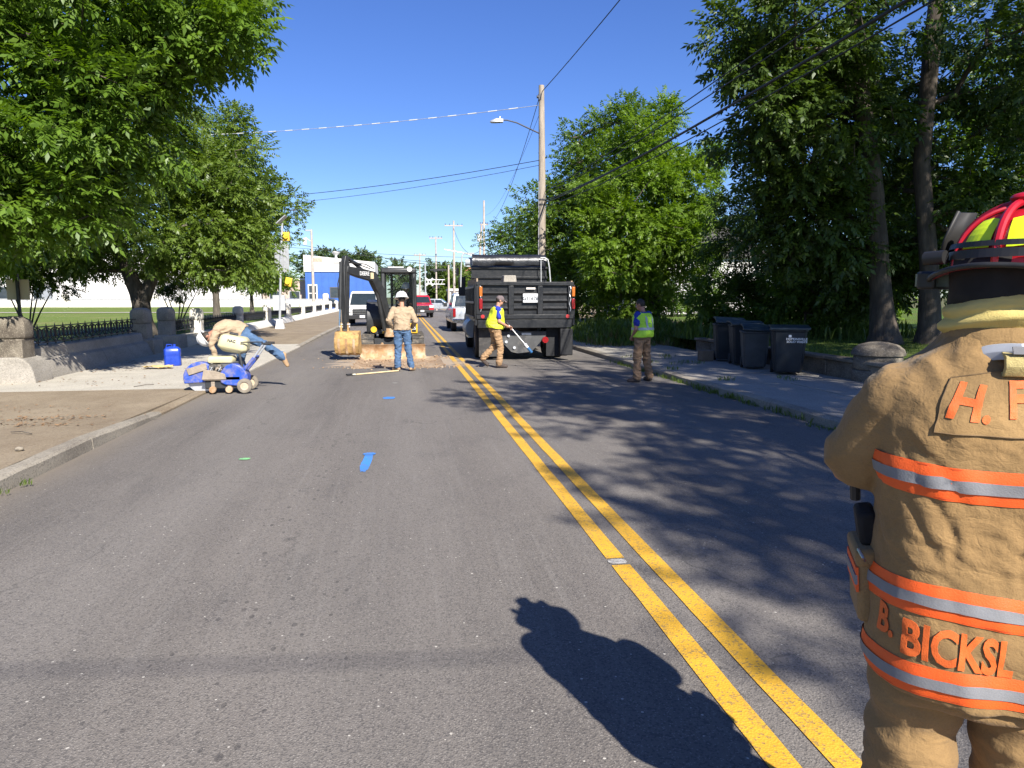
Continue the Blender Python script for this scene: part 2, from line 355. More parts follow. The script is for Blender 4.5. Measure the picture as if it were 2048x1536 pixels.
while y < 90:
    L = 2.4 if y < 30 else 6
    mb = MB(); rings = []
    for i in range(9):
        yy = y+.008+(L-.016)*i/8; h = zl(yy)+.006*noise.noise(V((yy*2.1, 0, 7))); w = .012*noise.noise(V((yy*3.3, 4, 0)))+.004*noise.noise(V((yy*14, 4, 0)))
        rings.append([(-3.695, yy, -.2), (-3.695, yy, h+.004), (-3.565+w, yy, h+.003), (-3.535+w, yy, h-.022), (-3.515+w*1.4, yy, -.2)])
    mb.loft(rings); mb.build("kerb_stone", WALKPALE if 13 < y < 25 else (WALKBROWN if 9 < y < 13 else KERB), kb); y += L
# ---- right pavement and kerb
ZR = .105
bed2 = grid_sheet("right_pavement", [5.5, 8.75], [-14, 0, 20, 60], lambda x, y: -.06, SOIL)
y = -14.
while y < 40:
    L = 1.75 if y > 4 else 3.5
    for x0, x1 in ((5.74, 7.12), (7.128, 8.62)):
        if y > 22.5 and x0 > 7: continue
        mb = MB(); t = .008*noise.noise(V((x0*5, y, 0))); xx = [x0, (x0+x1)/2, x1]; yy = [y+.006, y+L/2, y+L-.006]
        top = [(px, py, ZR+t+.012*noise.noise(V((px, py, 5)))) for py in yy for px in xx]
        mb.add(top, [(j*3+i, j*3+i+1, (j+1)*3+i+1, (j+1)*3+i) for j in range(2) for i in range(2)])
        rim = [top[i] for i in (0, 1, 2, 5, 8, 7, 6, 3)]
        for i in range(8):
            p, q = rim[i], rim[(i+1) % 8]; mb.add([p, q, (q[0], q[1], -.1), (p[0], p[1], -.1)], [(0, 1, 2, 3)])
        mb.build("slab", WALKGREY, bed2)
    y += L
kb2 = struct(MB().bb(5.55, 5.73, -14, -13, -.2, .1).build("right_kerb", KERB))
y = -13.
while y < 60:
    L = 2.1
    mb = MB(); rings = []; off = .015*noise.noise(V((y, 3, 3)))
    for i in range(7):
        yy = y+.008+(L-.016)*i/6; h = ZR+.004+off+.006*noise.noise(V((yy*2.1, 0, 7))); w = .014*noise.noise(V((yy*3.1, 9, 0)))
        rings.append([(5.735, yy, -.2), (5.735, yy, h), (5.60+w, yy, h), (5.565+w, yy, h-.025), (5.55+w, yy, -.2)])
    mb.loft(rings); mb.build("kerb_stone", KERB, kb2); y += L
# ---- park lawn with paths, right yard, far ground
def lawn_z(x, y): return .20+.35*min(1, max(0, (y-20)/60))+.02*noise.noise(V((x*.2, y*.2, 0)))
lawn = grid_sheet("park_lawn", list(np.linspace(-90, -8.0, 28)), list(np.linspace(-20, 88, 36)), lawn_z, LAWN)
def path(pts, w, mat, nm="park_path"):
    mb = MB(); L = []
    for i, (x, y) in enumerate(pts):
        a = V(pts[max(0, i-1)]); c = V(pts[min(len(pts)-1, i+1)]); t = (c-a).normalized(); nrm = V((-t.y, t.x))*w/2
        L.append([(x+nrm.x, y+nrm.y, lawn_z(x, y)+.03), (x-nrm.x, y-nrm.y, lawn_z(x, y)+.03)])
    for i in range(len(L)-1): mb.add([*L[i], *L[i+1]], [(0, 1, 3, 2)])
    return struct(mb.build(nm, mat))
def seg(a, b, n=16): return [(a[0]+(b[0]-a[0])*i/n, a[1]+(b[1]-a[1])*i/n) for i in range(n+1)]
path(seg((-8.1, 23.8), (-60, 34)), 1.6, WALKPALE); path(seg((-13, 24.8), (-60, 62)), 1.5, WALKPALE); path(seg((-12, 60), (-88, 70)), 2.2, WALKPALE)
YARD = grassmat("yard_grass", (.07, .12, .02), (.12, .18, .035), (.13, .10, .05))
def yard_z(x, y): return .40+.05*noise.noise(V((x*.4, y*.4, 2)))+.02*max(0, x-9)
yard = grid_sheet("yard_lawn", list(np.linspace(8.82, 60, 30)), list(np.linspace(-20, 45, 30)), yard_z, YARD)
def bank_z(x, y):
    k = min(1, max(0, (y-22.3)/2.0))*min(1, max(0, (x-6.3)/1.2)); return -.06+.55*k+.10*noise.noise(V((x*.9, y*.9, 4)))*k
bank = grid_sheet("weedy_bank", list(np.linspace(5.9, 14, 18)), list(np.linspace(22, 60, 50)), bank_z, SOIL)
grid_sheet("gravel_lot", [4.2, 10, 40], [68, 90, 150], lambda x, y: -.05+.03*min(1, (y-68)/20), SOIL)
grid_sheet("side_street", [-60, -3.52], [88.4, 98], lambda x, y: -.03, ASPH)
# ---- painted marks on the road
def paintmat(name, c, wear, dirt=None, cover=.9, edge=None):
    m, nt, b = newmat(name); co = coords(nt)
    n = noi(nt, coords(nt, (1, .5, 1)), 5, 9, .72); fine = noi(nt, co, 60, 5, .7)
    cc = ramp(nt, noi(nt, co, 2.5, 6), [(.3, tuple(x*.85 for x in c)), (.7, tuple(min(1, x*1.08) for x in c))])
    w = ramp(nt, math_(nt, 'ADD', math_(nt, 'MULTIPLY', n, .7), math_(nt, 'MULTIPLY', fine, .5)), [(cover-.26, 0.), (cover-.10, 1.)])
    cc = mix(nt, cc, wear, math_(nt, 'MULTIPLY', w, .8))
    v = vor(nt, co, 95, 1); s = nd(nt, "ShaderNodeSeparateColor"); nt.links.new(v, s.inputs[0])
    cc = mix(nt, cc, wear, math_(nt, 'MULTIPLY', math_(nt, 'GREATER_THAN', s.outputs[0], .86), .6))
    if dirt:
        sep = nd(nt, "ShaderNodeSeparateXYZ"); nt.links.new(co, sep.inputs[0])
        d = math_(nt, 'ABSOLUTE', math_(nt, 'SUBTRACT', sep.outputs[1], 18.3)); d = math_(nt, 'ADD', math_(nt, 'MULTIPLY', d, .55), noi(nt, coords(nt, (1, 3, 1)), 3, 5))
        cc = mix(nt, cc, dirt, ramp(nt, d, [(.55, .85), (1.2, 0.)]))
    nt.links.new(cc, b.inputs["Base Color"]); b.inputs["Roughness"].default_value = .7; bump(nt, vor(nt, co, 95, 0), .35, .006, b); return m
YEL = paintmat("yellow_paint", (.62, .34, .025), (.16, .125, .07), (.34, .26, .17))
def wavy_line(x0, x1, y0, y1, step=.25):
    mb = MB(); n = int((y1-y0)/step); L = []
    for i in range(n+1):
        y = y0+(y1-y0)*i/n; a = .006*noise.noise(V((y*5, 1, 0)))+.004*noise.noise(V((y*1.3, 5, 0))); b = .006*noise.noise(V((y*5, 8, 0)))+.004*noise.noise(V((y*1.3, 5, 0)))
        L.append([(x0+a, y, .005), (x1+b, y, .005)])
    for i in range(n): mb.add([*L[i], *L[i+1]], [(0, 1, 3, 2)])
    return mb
struct(wavy_line(1.285, 1.405, -3, 4.20).build("yellow_line", YEL)); struct(wavy_line(1.285, 1.405, 4.32, 70).build("yellow_line", YEL))
struct(wavy_line(1.52, 1.64, -3, 70).build("yellow_line", YEL))
def spray(c, rx, ry, rot, mat, n=44, seed=0., nm="paint_mark", z=.005):
    mb = MB(); pts = []
    for i in range(n):
        q = 2*math.pi*i/n; k = 1+.16*noise.noise(V((math.cos(q)*2.2+seed, math.sin(q)*2.2, seed)))+.12*noise.noise(V((math.cos(q)*9+seed, math.sin(q)*9, 2)))
        p = V((math.copysign(abs(math.cos(q))**.7, math.cos(q))*rx*k, math.copysign(abs(math.sin(q))**.7, math.sin(q))*ry*k, 0)); p.rotate(Quaternion((0, 0, 1), R(rot))); pts.append((c[0]+p.x, c[1]+p.y))
    mb.add([(*p, z) for p in pts], [tuple(range(n))]); return struct(mb.build(nm, mat))
BLUEP = paintmat("blue_marking_paint", (.045, .22, .62), (.12, .13, .15), cover=.86)
GREENP = paintmat("green_marking_paint", (.22, .55, .22), (.13, .13, .12), cover=.86)
ORANP = paintmat("orange_marking_paint", (.55, .20, .09), (.14, .12, .11), cover=.8)
WHITEP = paintmat("white_scuff", (.48, .46, .42), (.14, .13, .12), cover=.74)
spray((-.40, 7.35), .048, .42, -2, BLUEP, seed=1); spray((-.385, 7.72), .066, .06, 0, BLUEP, seed=2, z=.009)
spray((-.26, 12.08), .10, .13, 0, BLUEP, seed=5); spray((-1.68, 7.69), .055, .045, 0, GREENP, seed=3); spray((-.18, 14.2), .055, .05, 0, WHITEP, seed=8)
for x, y, l in ((1.22, 4.26, .05),): spray((x+.12, y), .058, .045, 0, WHITEP, seed=4)
# ---- litter and weeds (uncounted)
def scatter_quads(name, pts, size, mat, up=.35, kind="stuff", label=None, cat=None):
    mb = MB()
    for p in pts:
        s = size*random.uniform(.5, 1.3); a = random.uniform(0, 6.28); t = V((math.cos(a), math.sin(a), random.uniform(-up, up)))*s; n = V((-math.sin(a), math.cos(a), random.uniform(-up, up)))*s*random.uniform(.3, .6)
        p = V(p); mb.add([p-t, p+n, p+t, p-n], [(0, 1, 2, 3)])
    o = mb.build(name, mat); o["kind"] = kind
    if label: o["label"] = label; o["category"] = cat
    return o
LITTER = M("dead_leaves", (.20, .12, .06), .9, .5, 30)
pts = []
for cx, cy, n, r in ((-4.9, 10.4, 150, .3), (-4.55, 9.75, 90, .22), (-5.3, 10.0, 40, .35), (-5.6, 8.9, 40, .25), (-5.7, 11.5, 60, .5), (-7.1, 17.6, 160, .6), (-7.0, 19.5, 120, .7), (-6.6, 15.5, 60, .6), (-5.2, 14.6, 30, .5)):
    for _ in range(n): pts.append((cx+random.gauss(0, r*1.5), cy+random.gauss(0, r*.45), zl(cy)+random.uniform(.004, .03)))
scatter_quads("leaf_litter", pts, .032, LITTER, label="brown dead leaf litter on the left pavement", cat="litter")
def blades(name, spots, h, mat, label, cat="weeds"):
    """spots: (x, y, z, radius, count, height factor)"""
    mb = MB()
    for x, y, z, r, n, hf in spots:
        for _ in range(n):
            a = random.uniform(0, 6.28); q = r*math.sqrt(random.random()); px, py = x+q*math.cos(a), y+q*math.sin(a); hh = h*hf*random.uniform(.45, 1.1)
            b = random.uniform(0, 6.28); lean = V((math.cos(b), math.sin(b), 0))*hh*random.uniform(.15, .75); w = V((-math.sin(b), math.cos(b), 0))*hh*random.uniform(.03, .07)+V((.003, 0, 0))
            p = V((px, py, z)); m1 = p+lean*.4+V((0, 0, hh*.62)); tip = p+lean+V((0, 0, hh*.95))
            mb.add([p-w*.6, p+w*.6, m1+w, m1-w, tip], [(0, 1, 2, 3), (3, 2, 4)])
    o = mb.build(name, mat); o["kind"] = "stuff"; o["label"] = label; o["category"] = cat; return o
GRASSB = leafmat("weed_leaf", (.06, .10, .02), (.16, .22, .05), .3)
DRYB = leafmat("dry_weed", (.17, .13, .06), (.30, .24, .12), .25)
sp = []
for _ in range(150):
    y = random.uniform(7, 18); sp.append((5.53+random.gauss(0, .05), y, -.03, .09, random.randint(5, 22), random.uniform(.25, .9)))
for _ in range(16): sp.append((random.uniform(5.8, 7.4), random.choice((14.6, 16.3, 18.1, 12.9))+random.gauss(0, .12), ZR, .16, 26, .6))
sp += [(-3.42, 6.9, 0, .05, 20, .5), (-3.45, 6.6, 0, .04, 8, .4)]
blades("kerb_weeds", sp, .16, GRASSB, "low green weeds growing along the right kerb", "weeds")
sp = []; sd_ = []
for _ in range(420):
    x, y = random.uniform(6.4, 10.5), random.uniform(22.4, 29); sp.append((x, y, bank_z(x, y)-.02, .35, 26, random.uniform(.4, 1.4)))
for _ in range(160):
    x, y = random.uniform(6.3, 9.5), random.uniform(22.2, 25); sd_.append((x, y, bank_z(x, y)-.02, .35, 16, random.uniform(.4, 1.1)))
for _ in range(130):
    x, y = random.uniform(8.9, 16), random.uniform(18.5, 23); sp.append((x, y, yard_z(x, y)-.02, .4, 22, random.uniform(.5, 1.6)))
blades("bank_weeds", sp, .38, GRASSB, "tall green weeds covering the bank behind the bins", "weeds")
blades("dry_grass", sd_, .30, DRYB, "straw coloured dry grass at the front of the bank", "grass")
sp = []
for _ in range(500):
    x, y = random.uniform(8.9, 14), random.uniform(12.8, 20); sp.append((x, y, yard_z(x, y)-.01, .3, 16, random.uniform(.5, 1)))
blades("yard_grass", sp, .11, GRASSB, "short sunlit grass in the yard behind the low wall", "grass")

# ================================================================ park wall with iron fence
IRON = M("black_iron", (.012, .012, .013), .45, .3, 20, spec=.5)
def fence_unit():
    mb = MB(); mb.cyl((0, 0, 0), (0, 0, .40), .017, n=6); mb.cyl((0, 0, .40), (0, 0, .47), .016, .002, n=6)
    for z, r in ((.25, .082),):
        for y in (.11, .27):
            mb.tube([(0, y+r*math.cos(q), z+r*math.sin(q)*1.15) for q in np.linspace(0, 2*math.pi, 13)], .016, 4, False)
    mb.tube([(0, .19+.035*math.cos(q), .25+.035*math.sin(q)) for q in np.linspace(0, 2*math.pi, 9)], .012, 4, False)
    for s in (-1, 1):
        mb.tube([(0, .19+s*.17, .045), (0, .19+s*.10, .10), (0, .19, .15)], .014, 4); mb.tube([(0, .19+s*.17, .365), (0, .19+s*.09, .35), (0, .19, .32)], .014, 4)
    return mb
def pillar(name, w, h, parent, loc, mat, d=None, capmat=None):
    d = d or w; mb = MB(); mb.box((0, 0, h*.34), (w, d, h*.68)); 
    o = mb.build(name, mat, parent, .02); o.location = loc
    c = MB(); rings = []
    for z, k in ((.68, 1.0), (.70, 1.10), (.76, 1.13), (.90, 1.12), (.96, 1.02), (1.0, .72)):
        rings.append([(sx*w/2*k*(1 if abs(sx) < 1 else 1), sy*d/2*k, z*h+(0 if abs(sx) == 1 else (.02 if z > .9 else 0))) for sx, sy in ((-1, -.6), (-.6, -1), (0, -1.0), (.6, -1), (1, -.6), (1, .6), (.6, 1), (0, 1.0), (-.6, 1), (-1, .6))])
    c.loft(rings); cc = c.build("cap", capmat or mat, o, .012, ang=50); return o
def batter_wall(y0, y1, parent, mat, top=.66, n=6):
    prof = [(-7.92, -.1), (-7.92, top), (-7.60, top), (-7.56, top-.03), (-7.52, .42), (-7.44, .385), (-7.40, .35), (-7.26, .02), (-7.25, -.1)]
    k = top/.66; L = (y1-y0)/n
    for i in range(n):
        a, b = y0+i*L+.004, y0+(i+1)*L-.004
        mb = MB(); rings = []
        for j in range(5):
            y = a+(b-a)*j/4; e = .008*noise.noise(V((y*1.4, 2, 2))); rings.append([(x+e, y, z*k if z > 0 else z) for x, z in prof])
        mb.loft(rings); mb.build("wall_block", mat, parent, .012)
FU = fence_unit().mesh("fence_picket"); FU.materials.append(IRON)
pw = thing("park_wall", "near stone wall with ornate black iron fence left of the gateway", "wall", (0, 0, 0))
batter_wall(15.84, 22.2, pw, STONEG, .66, 4)
k = 0
for i in range(15):
    o = link("fence_picket", FU, None, pw); o.location = (-7.74, 16.2+i*.39, .665)
for z in (.70, 1.045): MB().bb(-7.755, -7.725, 16.15, 22.3, z, z+.025).build("rail", IRON, pw)
p1 = pillar("pillar", .56, 1.30, pw, (-7.66, 15.42, 0), STONED, .50)
mb = MB(); prof = [(-7.95, -.1), (-7.95, .52), (-7.45, .53), (-7.33, .49), (-7.24, .40), (-7.18, .25), (-7.15, .08), (-7.14, -.1)]
mb.loft([[(x, y, z) for x, z in prof] for y in (15.08, 15.5, 15.82)]); mb.build("pillar_foot", STONEG, pw, .03, seg=3)
pillar("pillar", .46, 1.36, pw, (-7.70, 22.62, 0), STONEG)
MB().bb(-8.0, -7.25, 22.25, 23.05, -.1, .46).build("pillar_foot", STONEG, pw, .03)
pw2 = thing("park_wall", "long pale stone wall with iron fence panels beyond the gateway", "wall", (0, 0, 0))
ys_p = [24.9, 28.4, 35.3, 42.6, 50, 57.2, 64.3, 71.5, 78.5, 86]
for i, y in enumerate(ys_p):
    pillar("pillar", .44 if i == 0 else .40, 1.36 if i == 0 else 1.26, pw2, (-7.70, y, 0), STONEG if i == 0 else WHITEW)
MB().bb(-8.0, -7.2, 24.5, 25.35, -.1, .46).build("pillar_foot", STONEG, pw2, .03)
PANEL = {}
for i in range(len(ys_p)-1):
    a, b = ys_p[i]+(.46 if i == 0 else .21), ys_p[i+1]-.21
    batter_wall(a, b, pw2, STONE if i < 1 else WHITEW, .50, 3 if i < 4 else 1)
    L = b-a; n = max(1, round(L/.39)); mb = MB(); fu = fence_unit()
    for q in range(n): mb.add([(x, y*(L/n/.39)+a+q*L/n, z) for x, y, z in fu.v], fu.f)
    for z in (.035, .38): mb.bb(-.015, .015, a, b, z, z+.025)
    o = mb.build("iron_panel", IRON, pw2); o.location = (-7.74, 0, .50); o.scale = (1, 1, 1.05)
pw3 = thing("park_wall", "far whitewashed wall across the back of the park lawn", "wall", (0, 0, 0))
xs3 = [-9-9.5*i for i in range(9)]
for i, x in enumerate(xs3):
    pillar("pillar", .6, 1.75, pw3, (x, 87.2, .35), WHITEW)
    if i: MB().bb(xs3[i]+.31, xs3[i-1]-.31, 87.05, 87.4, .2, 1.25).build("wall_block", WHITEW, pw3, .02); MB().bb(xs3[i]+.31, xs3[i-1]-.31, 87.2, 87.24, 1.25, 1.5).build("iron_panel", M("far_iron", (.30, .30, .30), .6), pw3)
# ================================================================ trees
def np_mesh(name, verts, faces):
    me = bpy.data.meshes.new(name); nv, nf = len(verts), len(faces); k = faces.shape[1]
    me.vertices.add(nv); me.vertices.foreach_set("co", verts.astype(np.float32).ravel())
    me.loops.add(nf*k); me.loops.foreach_set("vertex_index", faces.astype(np.int32).ravel())
    me.polygons.add(nf); me.polygons.foreach_set("loop_start", np.arange(0, nf*k, k, dtype=np.int32))
    me.update(calc_edges=True); return me
def sprig(L, n, ll, lw, droop=.5, spread=55):
    """a twig with n leaflets on each side and one at the tip; local x runs along the twig; each leaf = 3 folded triangles"""
    v = []; f = []
    def leaf(p, d, ln, w):
        d = V(d).normalized(); s = d.cross(V((0, 0, 1))).normalized(); u = s.cross(d)
        b = len(v); m = p+d*ln*.42
        v.extend([p, m+s*w*.5-u*w*.16, m-s*w*.5-u*w*.16, p+d*ln-V((0, 0, ln*.18))]); f.extend([(b, b+1, b+3), (b, b+3, b+2)])
    for i in range(n):
        t = (i+.6)/n; p = V((L*t, 0, -droop*L*t*t*.6))
        for sgn in (-1, 1):
            a = R(spread+random.uniform(-14, 14)); d = V((math.cos(a), sgn*math.sin(a), random.uniform(-.55, .05)-droop*.35)); leaf(p, d, ll*random.uniform(.7, 1.12), lw*random.uniform(.8, 1.15))
    leaf(V((L, 0, -droop*L*.6)), (1, random.uniform(-.2, .2), -.5), ll*1.1, lw)
    return np.array([tuple(x) for x in v]), np.array(f)
SPR = {k: [sprig(*a) for _ in range(5)] for k, a in {
    'big': (.30, 4, .12, .056, .30), 'mid': (.34, 4, .14, .068, .30), 'far': (.5, 3, .22, .13, .25), 'feather': (.6, 7, .17, .05, .4, 68), 'small': (.28, 4, .10, .045, .35), 'vfar': (.9, 3, .5, .3, .3)}.items()}
def sprig_cloud(kind, pos, dirs, scale):
    """pos (N,3), dirs (N,3): sprigs turned along dirs with random roll"""
    V_, F_, o = [], [], 0; N = len(pos); which = rng.integers(0, 5, N)
    x = dirs/np.linalg.norm(dirs, axis=1, keepdims=True); up = np.tile([0, 0, 1.], (N, 1))+rng.normal(0, .5, (N, 3))
    y = np.cross(up, x); y /= np.linalg.norm(y, axis=1, keepdims=True)+1e-9; z = np.cross(x, y)
    Rm = np.stack([x, y, z], axis=2)*scale[:, None, None]
    for w in range(5):
        t, f = SPR[kind][w]; idx = np.where(which == w)[0]
        if not len(idx): continue
        vv = np.einsum('nij,kj->nki', Rm[idx], t)+pos[idx][:, None, :]
        ff = f[None, :, :]+(np.arange(len(idx))*len(t))[:, None, None]+o
        V_.append(vv.reshape(-1, 3)); F_.append(ff.reshape(-1, 3)); o += len(idx)*len(t)
    return np.concatenate(V_), np.concatenate(F_)
def tree(name, label, trunks, blobs, kind, leaf, bark, per=22, rc=.55, base=None, group=None, scale=1., limb_r=.02, flat=.6, hang=.1, cat="tree", sheer=0.):
    """trunks: list of [(x,y,z,r)...]; blobs: (centre, radii, clump count); clumps of sprigs are joined to the trunks by tapering limbs"""
    base = base or trunks[0][0][:3]; T = thing(name, label, cat, base, 0, group); B = np.array(base)
    nodes = []; par = []; rad = []
    for tr in trunks:
        prev = -1
        for i in range(len(tr)-1):
            for s in range(4):
                k = s/4; p = [tr[i][j]*(1-k)+tr[i+1][j]*k for j in range(4)]; nodes.append(np.array(p[:3])); par.append(prev); rad.append(p[3]); prev = len(nodes)-1
        nodes.append(np.array(tr[-1][:3])); par.append(prev); rad.append(tr[-1][3])
    nt0 = len(nodes)
    cl = []; cn = []
    for c, r, n in blobs:
        c, r = np.array(c, float), np.array(r, float)
        d = rng.normal(size=(n, 3)); d /= np.linalg.norm(d, axis=1, keepdims=True); q = rng.random(n)**.42
        cl.append(c+d*r*q[:, None]); cn.append(d*.8+np.array([0, 0, .15]))
    cl = np.concatenate(cl); cn = np.concatenate(cn)
    # connect clumps
    lo = min(t[0][2] for t in trunks)
    tp = np.array(nodes); hmin = lo+(tp[:, 2].max()-lo)*.25
    dist = np.array([np.min(np.linalg.norm(tp-c, axis=1)) for c in cl]); order = np.argsort(dist)
    tips = np.full(len(cl), -1)
    for i in order:
        P = np.array(nodes); dd = np.linalg.norm(P-cl[i], axis=1)+np.where(P[:, 2] < hmin, 50, 0)+np.where(P[:, 2] > cl[i][2]+.3, .8, 0)
        j = int(np.argmin(dd)); a, b = P[j], cl[i]; k = max(1, int(np.linalg.norm(b-a)/.9)); prev = j
        for s in range(1, k+1):
            u = s/k; p = a+(b-a)*u+np.array([0, 0, -.10*math.sin(math.pi*u)*np.linalg.norm(b-a)])+(rng.normal(0, .07, 3) if s < k else 0)
            nodes.append(p); par.append(prev); rad.append(0.); prev = len(nodes)-1
        tips[i] = prev
    cnt = np.zeros(len(nodes))
    for i in tips: cnt[i] += 1
    for i in range(len(nodes)-1, nt0-1, -1):
        rad[i] = limb_r*max(1, cnt[i])**.45; cnt[par[i]] += cnt[i]
    for tr in trunks:
        mb = MB(); pts = []; rs = []
        for i in range(len(tr)-1):
            for s in range(4): k = s/4; pts.append(V([tr[i][j]*(1-k)+tr[i+1][j]*k-(B[j] if j < 3 else 0) for j in range(3)])); rs.append(tr[i][3]*(1-k)+tr[i+1][3]*k)
        pts.append(V(tr[-1][:3])-V(base)); rs.append(tr[-1][3]); o = len(mb.v); mb.tube(pts, rs, 12)
        for i in range(o, len(mb.v)):
            p = V(mb.v[i]); q = int((i-o)//12); c = pts[min(q, len(pts)-1)]; fl = 1+.55*max(0, 1-(p.z)/.6) if p.z < .6 else 1
            p = c+(p-c)*fl*(1+.14*noise.noise(p*3.1)); p.z = mb.v[i][2]; mb.v[i] = tuple(p)
        mb.build("trunk", bark, T, ang=70)
    lb = MB()
    for i in range(nt0, len(nodes)):
        p = par[i]; r0 = min(rad[p] if p >= nt0 else rad[i]*1.25, rad[i]*1.6); lb.tube([nodes[p]-B, nodes[i]-B], [r0, rad[i]], 5, False)
    if lb.v: lb.build("limbs", bark, T, ang=80)["kind"] = "stuff"
    N = len(cl)*per; ci = np.repeat(np.arange(len(cl)), per)
    off = rng.normal(size=(N, 3)); off /= np.linalg.norm(off, axis=1, keepdims=True); off *= (rng.random(N)**.5)[:, None]*rc*np.array([1, 1, flat])
    pos = cl[ci]+off; dirs = off/rc*.9+cn[ci]*.8+rng.normal(0, .45, (N, 3)); dirs[:, 2] -= hang
    if sheer: pos[:, 2] -= sheer*np.abs(rng.normal(size=N))
    vv, ff = sprig_cloud(kind, pos-B, dirs, scale*rng.uniform(.75, 1.2, N))
    cr = link("crown", np_mesh("crown", vv, ff), leaf, T); cr["kind"] = "stuff"
    return T
BARK = M("bark", (.095, .075, .056), .95, .35, 9, bs=1., bscale=26, c2=(.045, .034, .026), amt=.5, sc=(1, 1, .25))
BARKD = M("dark_bark", (.085, .07, .055), .95, .35, 9, bs=1., bscale=22, c2=(.16, .15, .12), amt=.35, sc=(1, 1, .25))
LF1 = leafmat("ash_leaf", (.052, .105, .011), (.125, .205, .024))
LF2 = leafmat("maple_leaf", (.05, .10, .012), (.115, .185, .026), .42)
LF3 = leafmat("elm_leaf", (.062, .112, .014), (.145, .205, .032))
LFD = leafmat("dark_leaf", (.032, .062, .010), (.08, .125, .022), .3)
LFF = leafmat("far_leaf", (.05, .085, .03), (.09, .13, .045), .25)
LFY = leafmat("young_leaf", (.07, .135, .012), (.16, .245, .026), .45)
# left: the near tree whose boughs hang over the pavement, then the park trees
tree("shade_tree", "large leafy tree overhanging the left pavement, nearest the camera", [[(-13.12, 15.62, 0.14, 0.45), (-12.75, 15.88, 2.70, 0.38), (-12.00, 16.25, 5.83, 0.31), (-11.25, 16.50, 10.20, 0.14)], [(-12.38, 16.12, 4.08, 0.22), (-10.00, 15.88, 5.83, 0.16), (-7.50, 15.75, 7.33, 0.07)]],
     [((-9.00, 15.75, 7.82), (4.50, 3.62, 3.62), 150), ((-5.50, 15.50, 6.95), (2.12, 2.12, 1.88), 48), ((-4.38, 15.88, 7.95), (1.75, 1.88, 1.62), 30), ((-3.44, 15.50, 6.76), (0.94, 1.12, 0.81), 13), ((-8.00, 15.25, 4.08), (2.50, 2.38, 1.31), 60), ((-8.12, 14.00, 2.89), (1.00, 1.00, 0.62), 13), ((-6.62, 14.88, 3.45), (1.12, 1.12, 0.62), 18), ((-5.62, 15.25, 5.20), (1.62, 1.62, 1.12), 30), ((-11.88, 15.00, 7.70), (4.38, 4.38, 3.75), 70), ((-9.3, 17.0, 3.2), (1.9, 1.3, .8), 30)], 'big', LF1, BARK, per=40, rc=.60, limb_r=.012, hang=.12, scale=1.25)
tree("park_tree", "thick trunked park tree behind the gateway pillars", [[(-9.3, 27.6, .25, .36), (-9.4, 27.7, 1.5, .30), (-9.9, 27.8, 3, .22), (-10.5, 28, 6, .1)], [(-9.4, 27.7, 1.4, .25), (-8.7, 28, 3.2, .18), (-8, 28.3, 5.5, .08)]],
     [((-9.8, 28, 4.8), (3.4, 3.0, 2.6), 95), ((-12.2, 28, 3.4), (2.2, 1.8, 1.1), 40), ((-9.3, 28.6, 8.0), (2.6, 1.9, 1.5), 48), ((-7.4, 28.3, 4.6), (2.3, 2.4, 2.3), 60), ((-6.2, 28.5, 3.6), (1.4, 1.6, 1.2), 22), ((-6.9, 28.5, 6.6), (1.9, 1.8, 1.5), 34)], 'mid', LF3, BARKD, per=40, rc=.62, limb_r=.014)
tree("park_tree", "middle park tree with a tall straight trunk behind the iron fence", [[(-10.3, 42, .3, .2), (-10.3, 42, 2.5, .17), (-10, 42.2, 7, .07)]],
     [((-9.6, 42, 5.4), (3.0, 2.8, 2.6), 70), ((-7.9, 42.5, 6.2), (2.4, 2.2, 2.2), 46), ((-8.2, 42.5, 3.8), (2.2, 2.2, 1.4), 34), ((-9.5, 42, 9), (2.2, 2, 1.9), 34), ((-9, 42, 11), (1.4, 1.4, 1.2), 16)], 'far', LF3, BARKD, per=34, rc=.75, limb_r=.018, scale=.72)
tree("park_tree", "small rounded park tree beside the solar beacon pole", [[(-11.0, 55, .4, .14), (-11.0, 55, 2.2, .11), (-10.8, 55, 4.4, .05)]],
     [((-10.6, 55, 3.6), (2.6, 2.4, 1.7), 60), ((-9.6, 55.3, 2.9), (1.9, 1.8, .9), 30)], 'far', LFY, BARKD, per=34, rc=.7, limb_r=.015, scale=.6)
for lb_, x, y, s_, k in (("multi stemmed ornamental shrub on the lawn behind the near fence", -13.6, 28.5, 1.05, 24), ("slim stemmed shrub beside the thick park tree trunk", -9.6, 32.5, .95, 18), ("sparse leaning shrub behind the sign at the left edge", -14.9, 24.0, .8, 10)):
    z0 = lawn_z(x, y)-.02
    st = [[(x, y, z0, .035), (x+dx*.4*s_, y+dy*.3, z0+.9*s_, .026), (x+dx*s_, y+dy, z0+2.1*s_, .012)] for dx, dy in ((-.8, .1), (-.35, -.4), (.2, .3), (.65, -.2), (1.0, .3))]
    tree("ornamental_shrub", lb_, st, [((x, y, z0+2.5*s_), (1.5*s_, 1.3*s_, .75*s_), k), ((x+.4, y, z0+1.9*s_), (1.3*s_, 1*s_, .5), k//3)], 'mid', LFD, BARKD, per=26, rc=.42, limb_r=.008, scale=.75, cat="shrub")
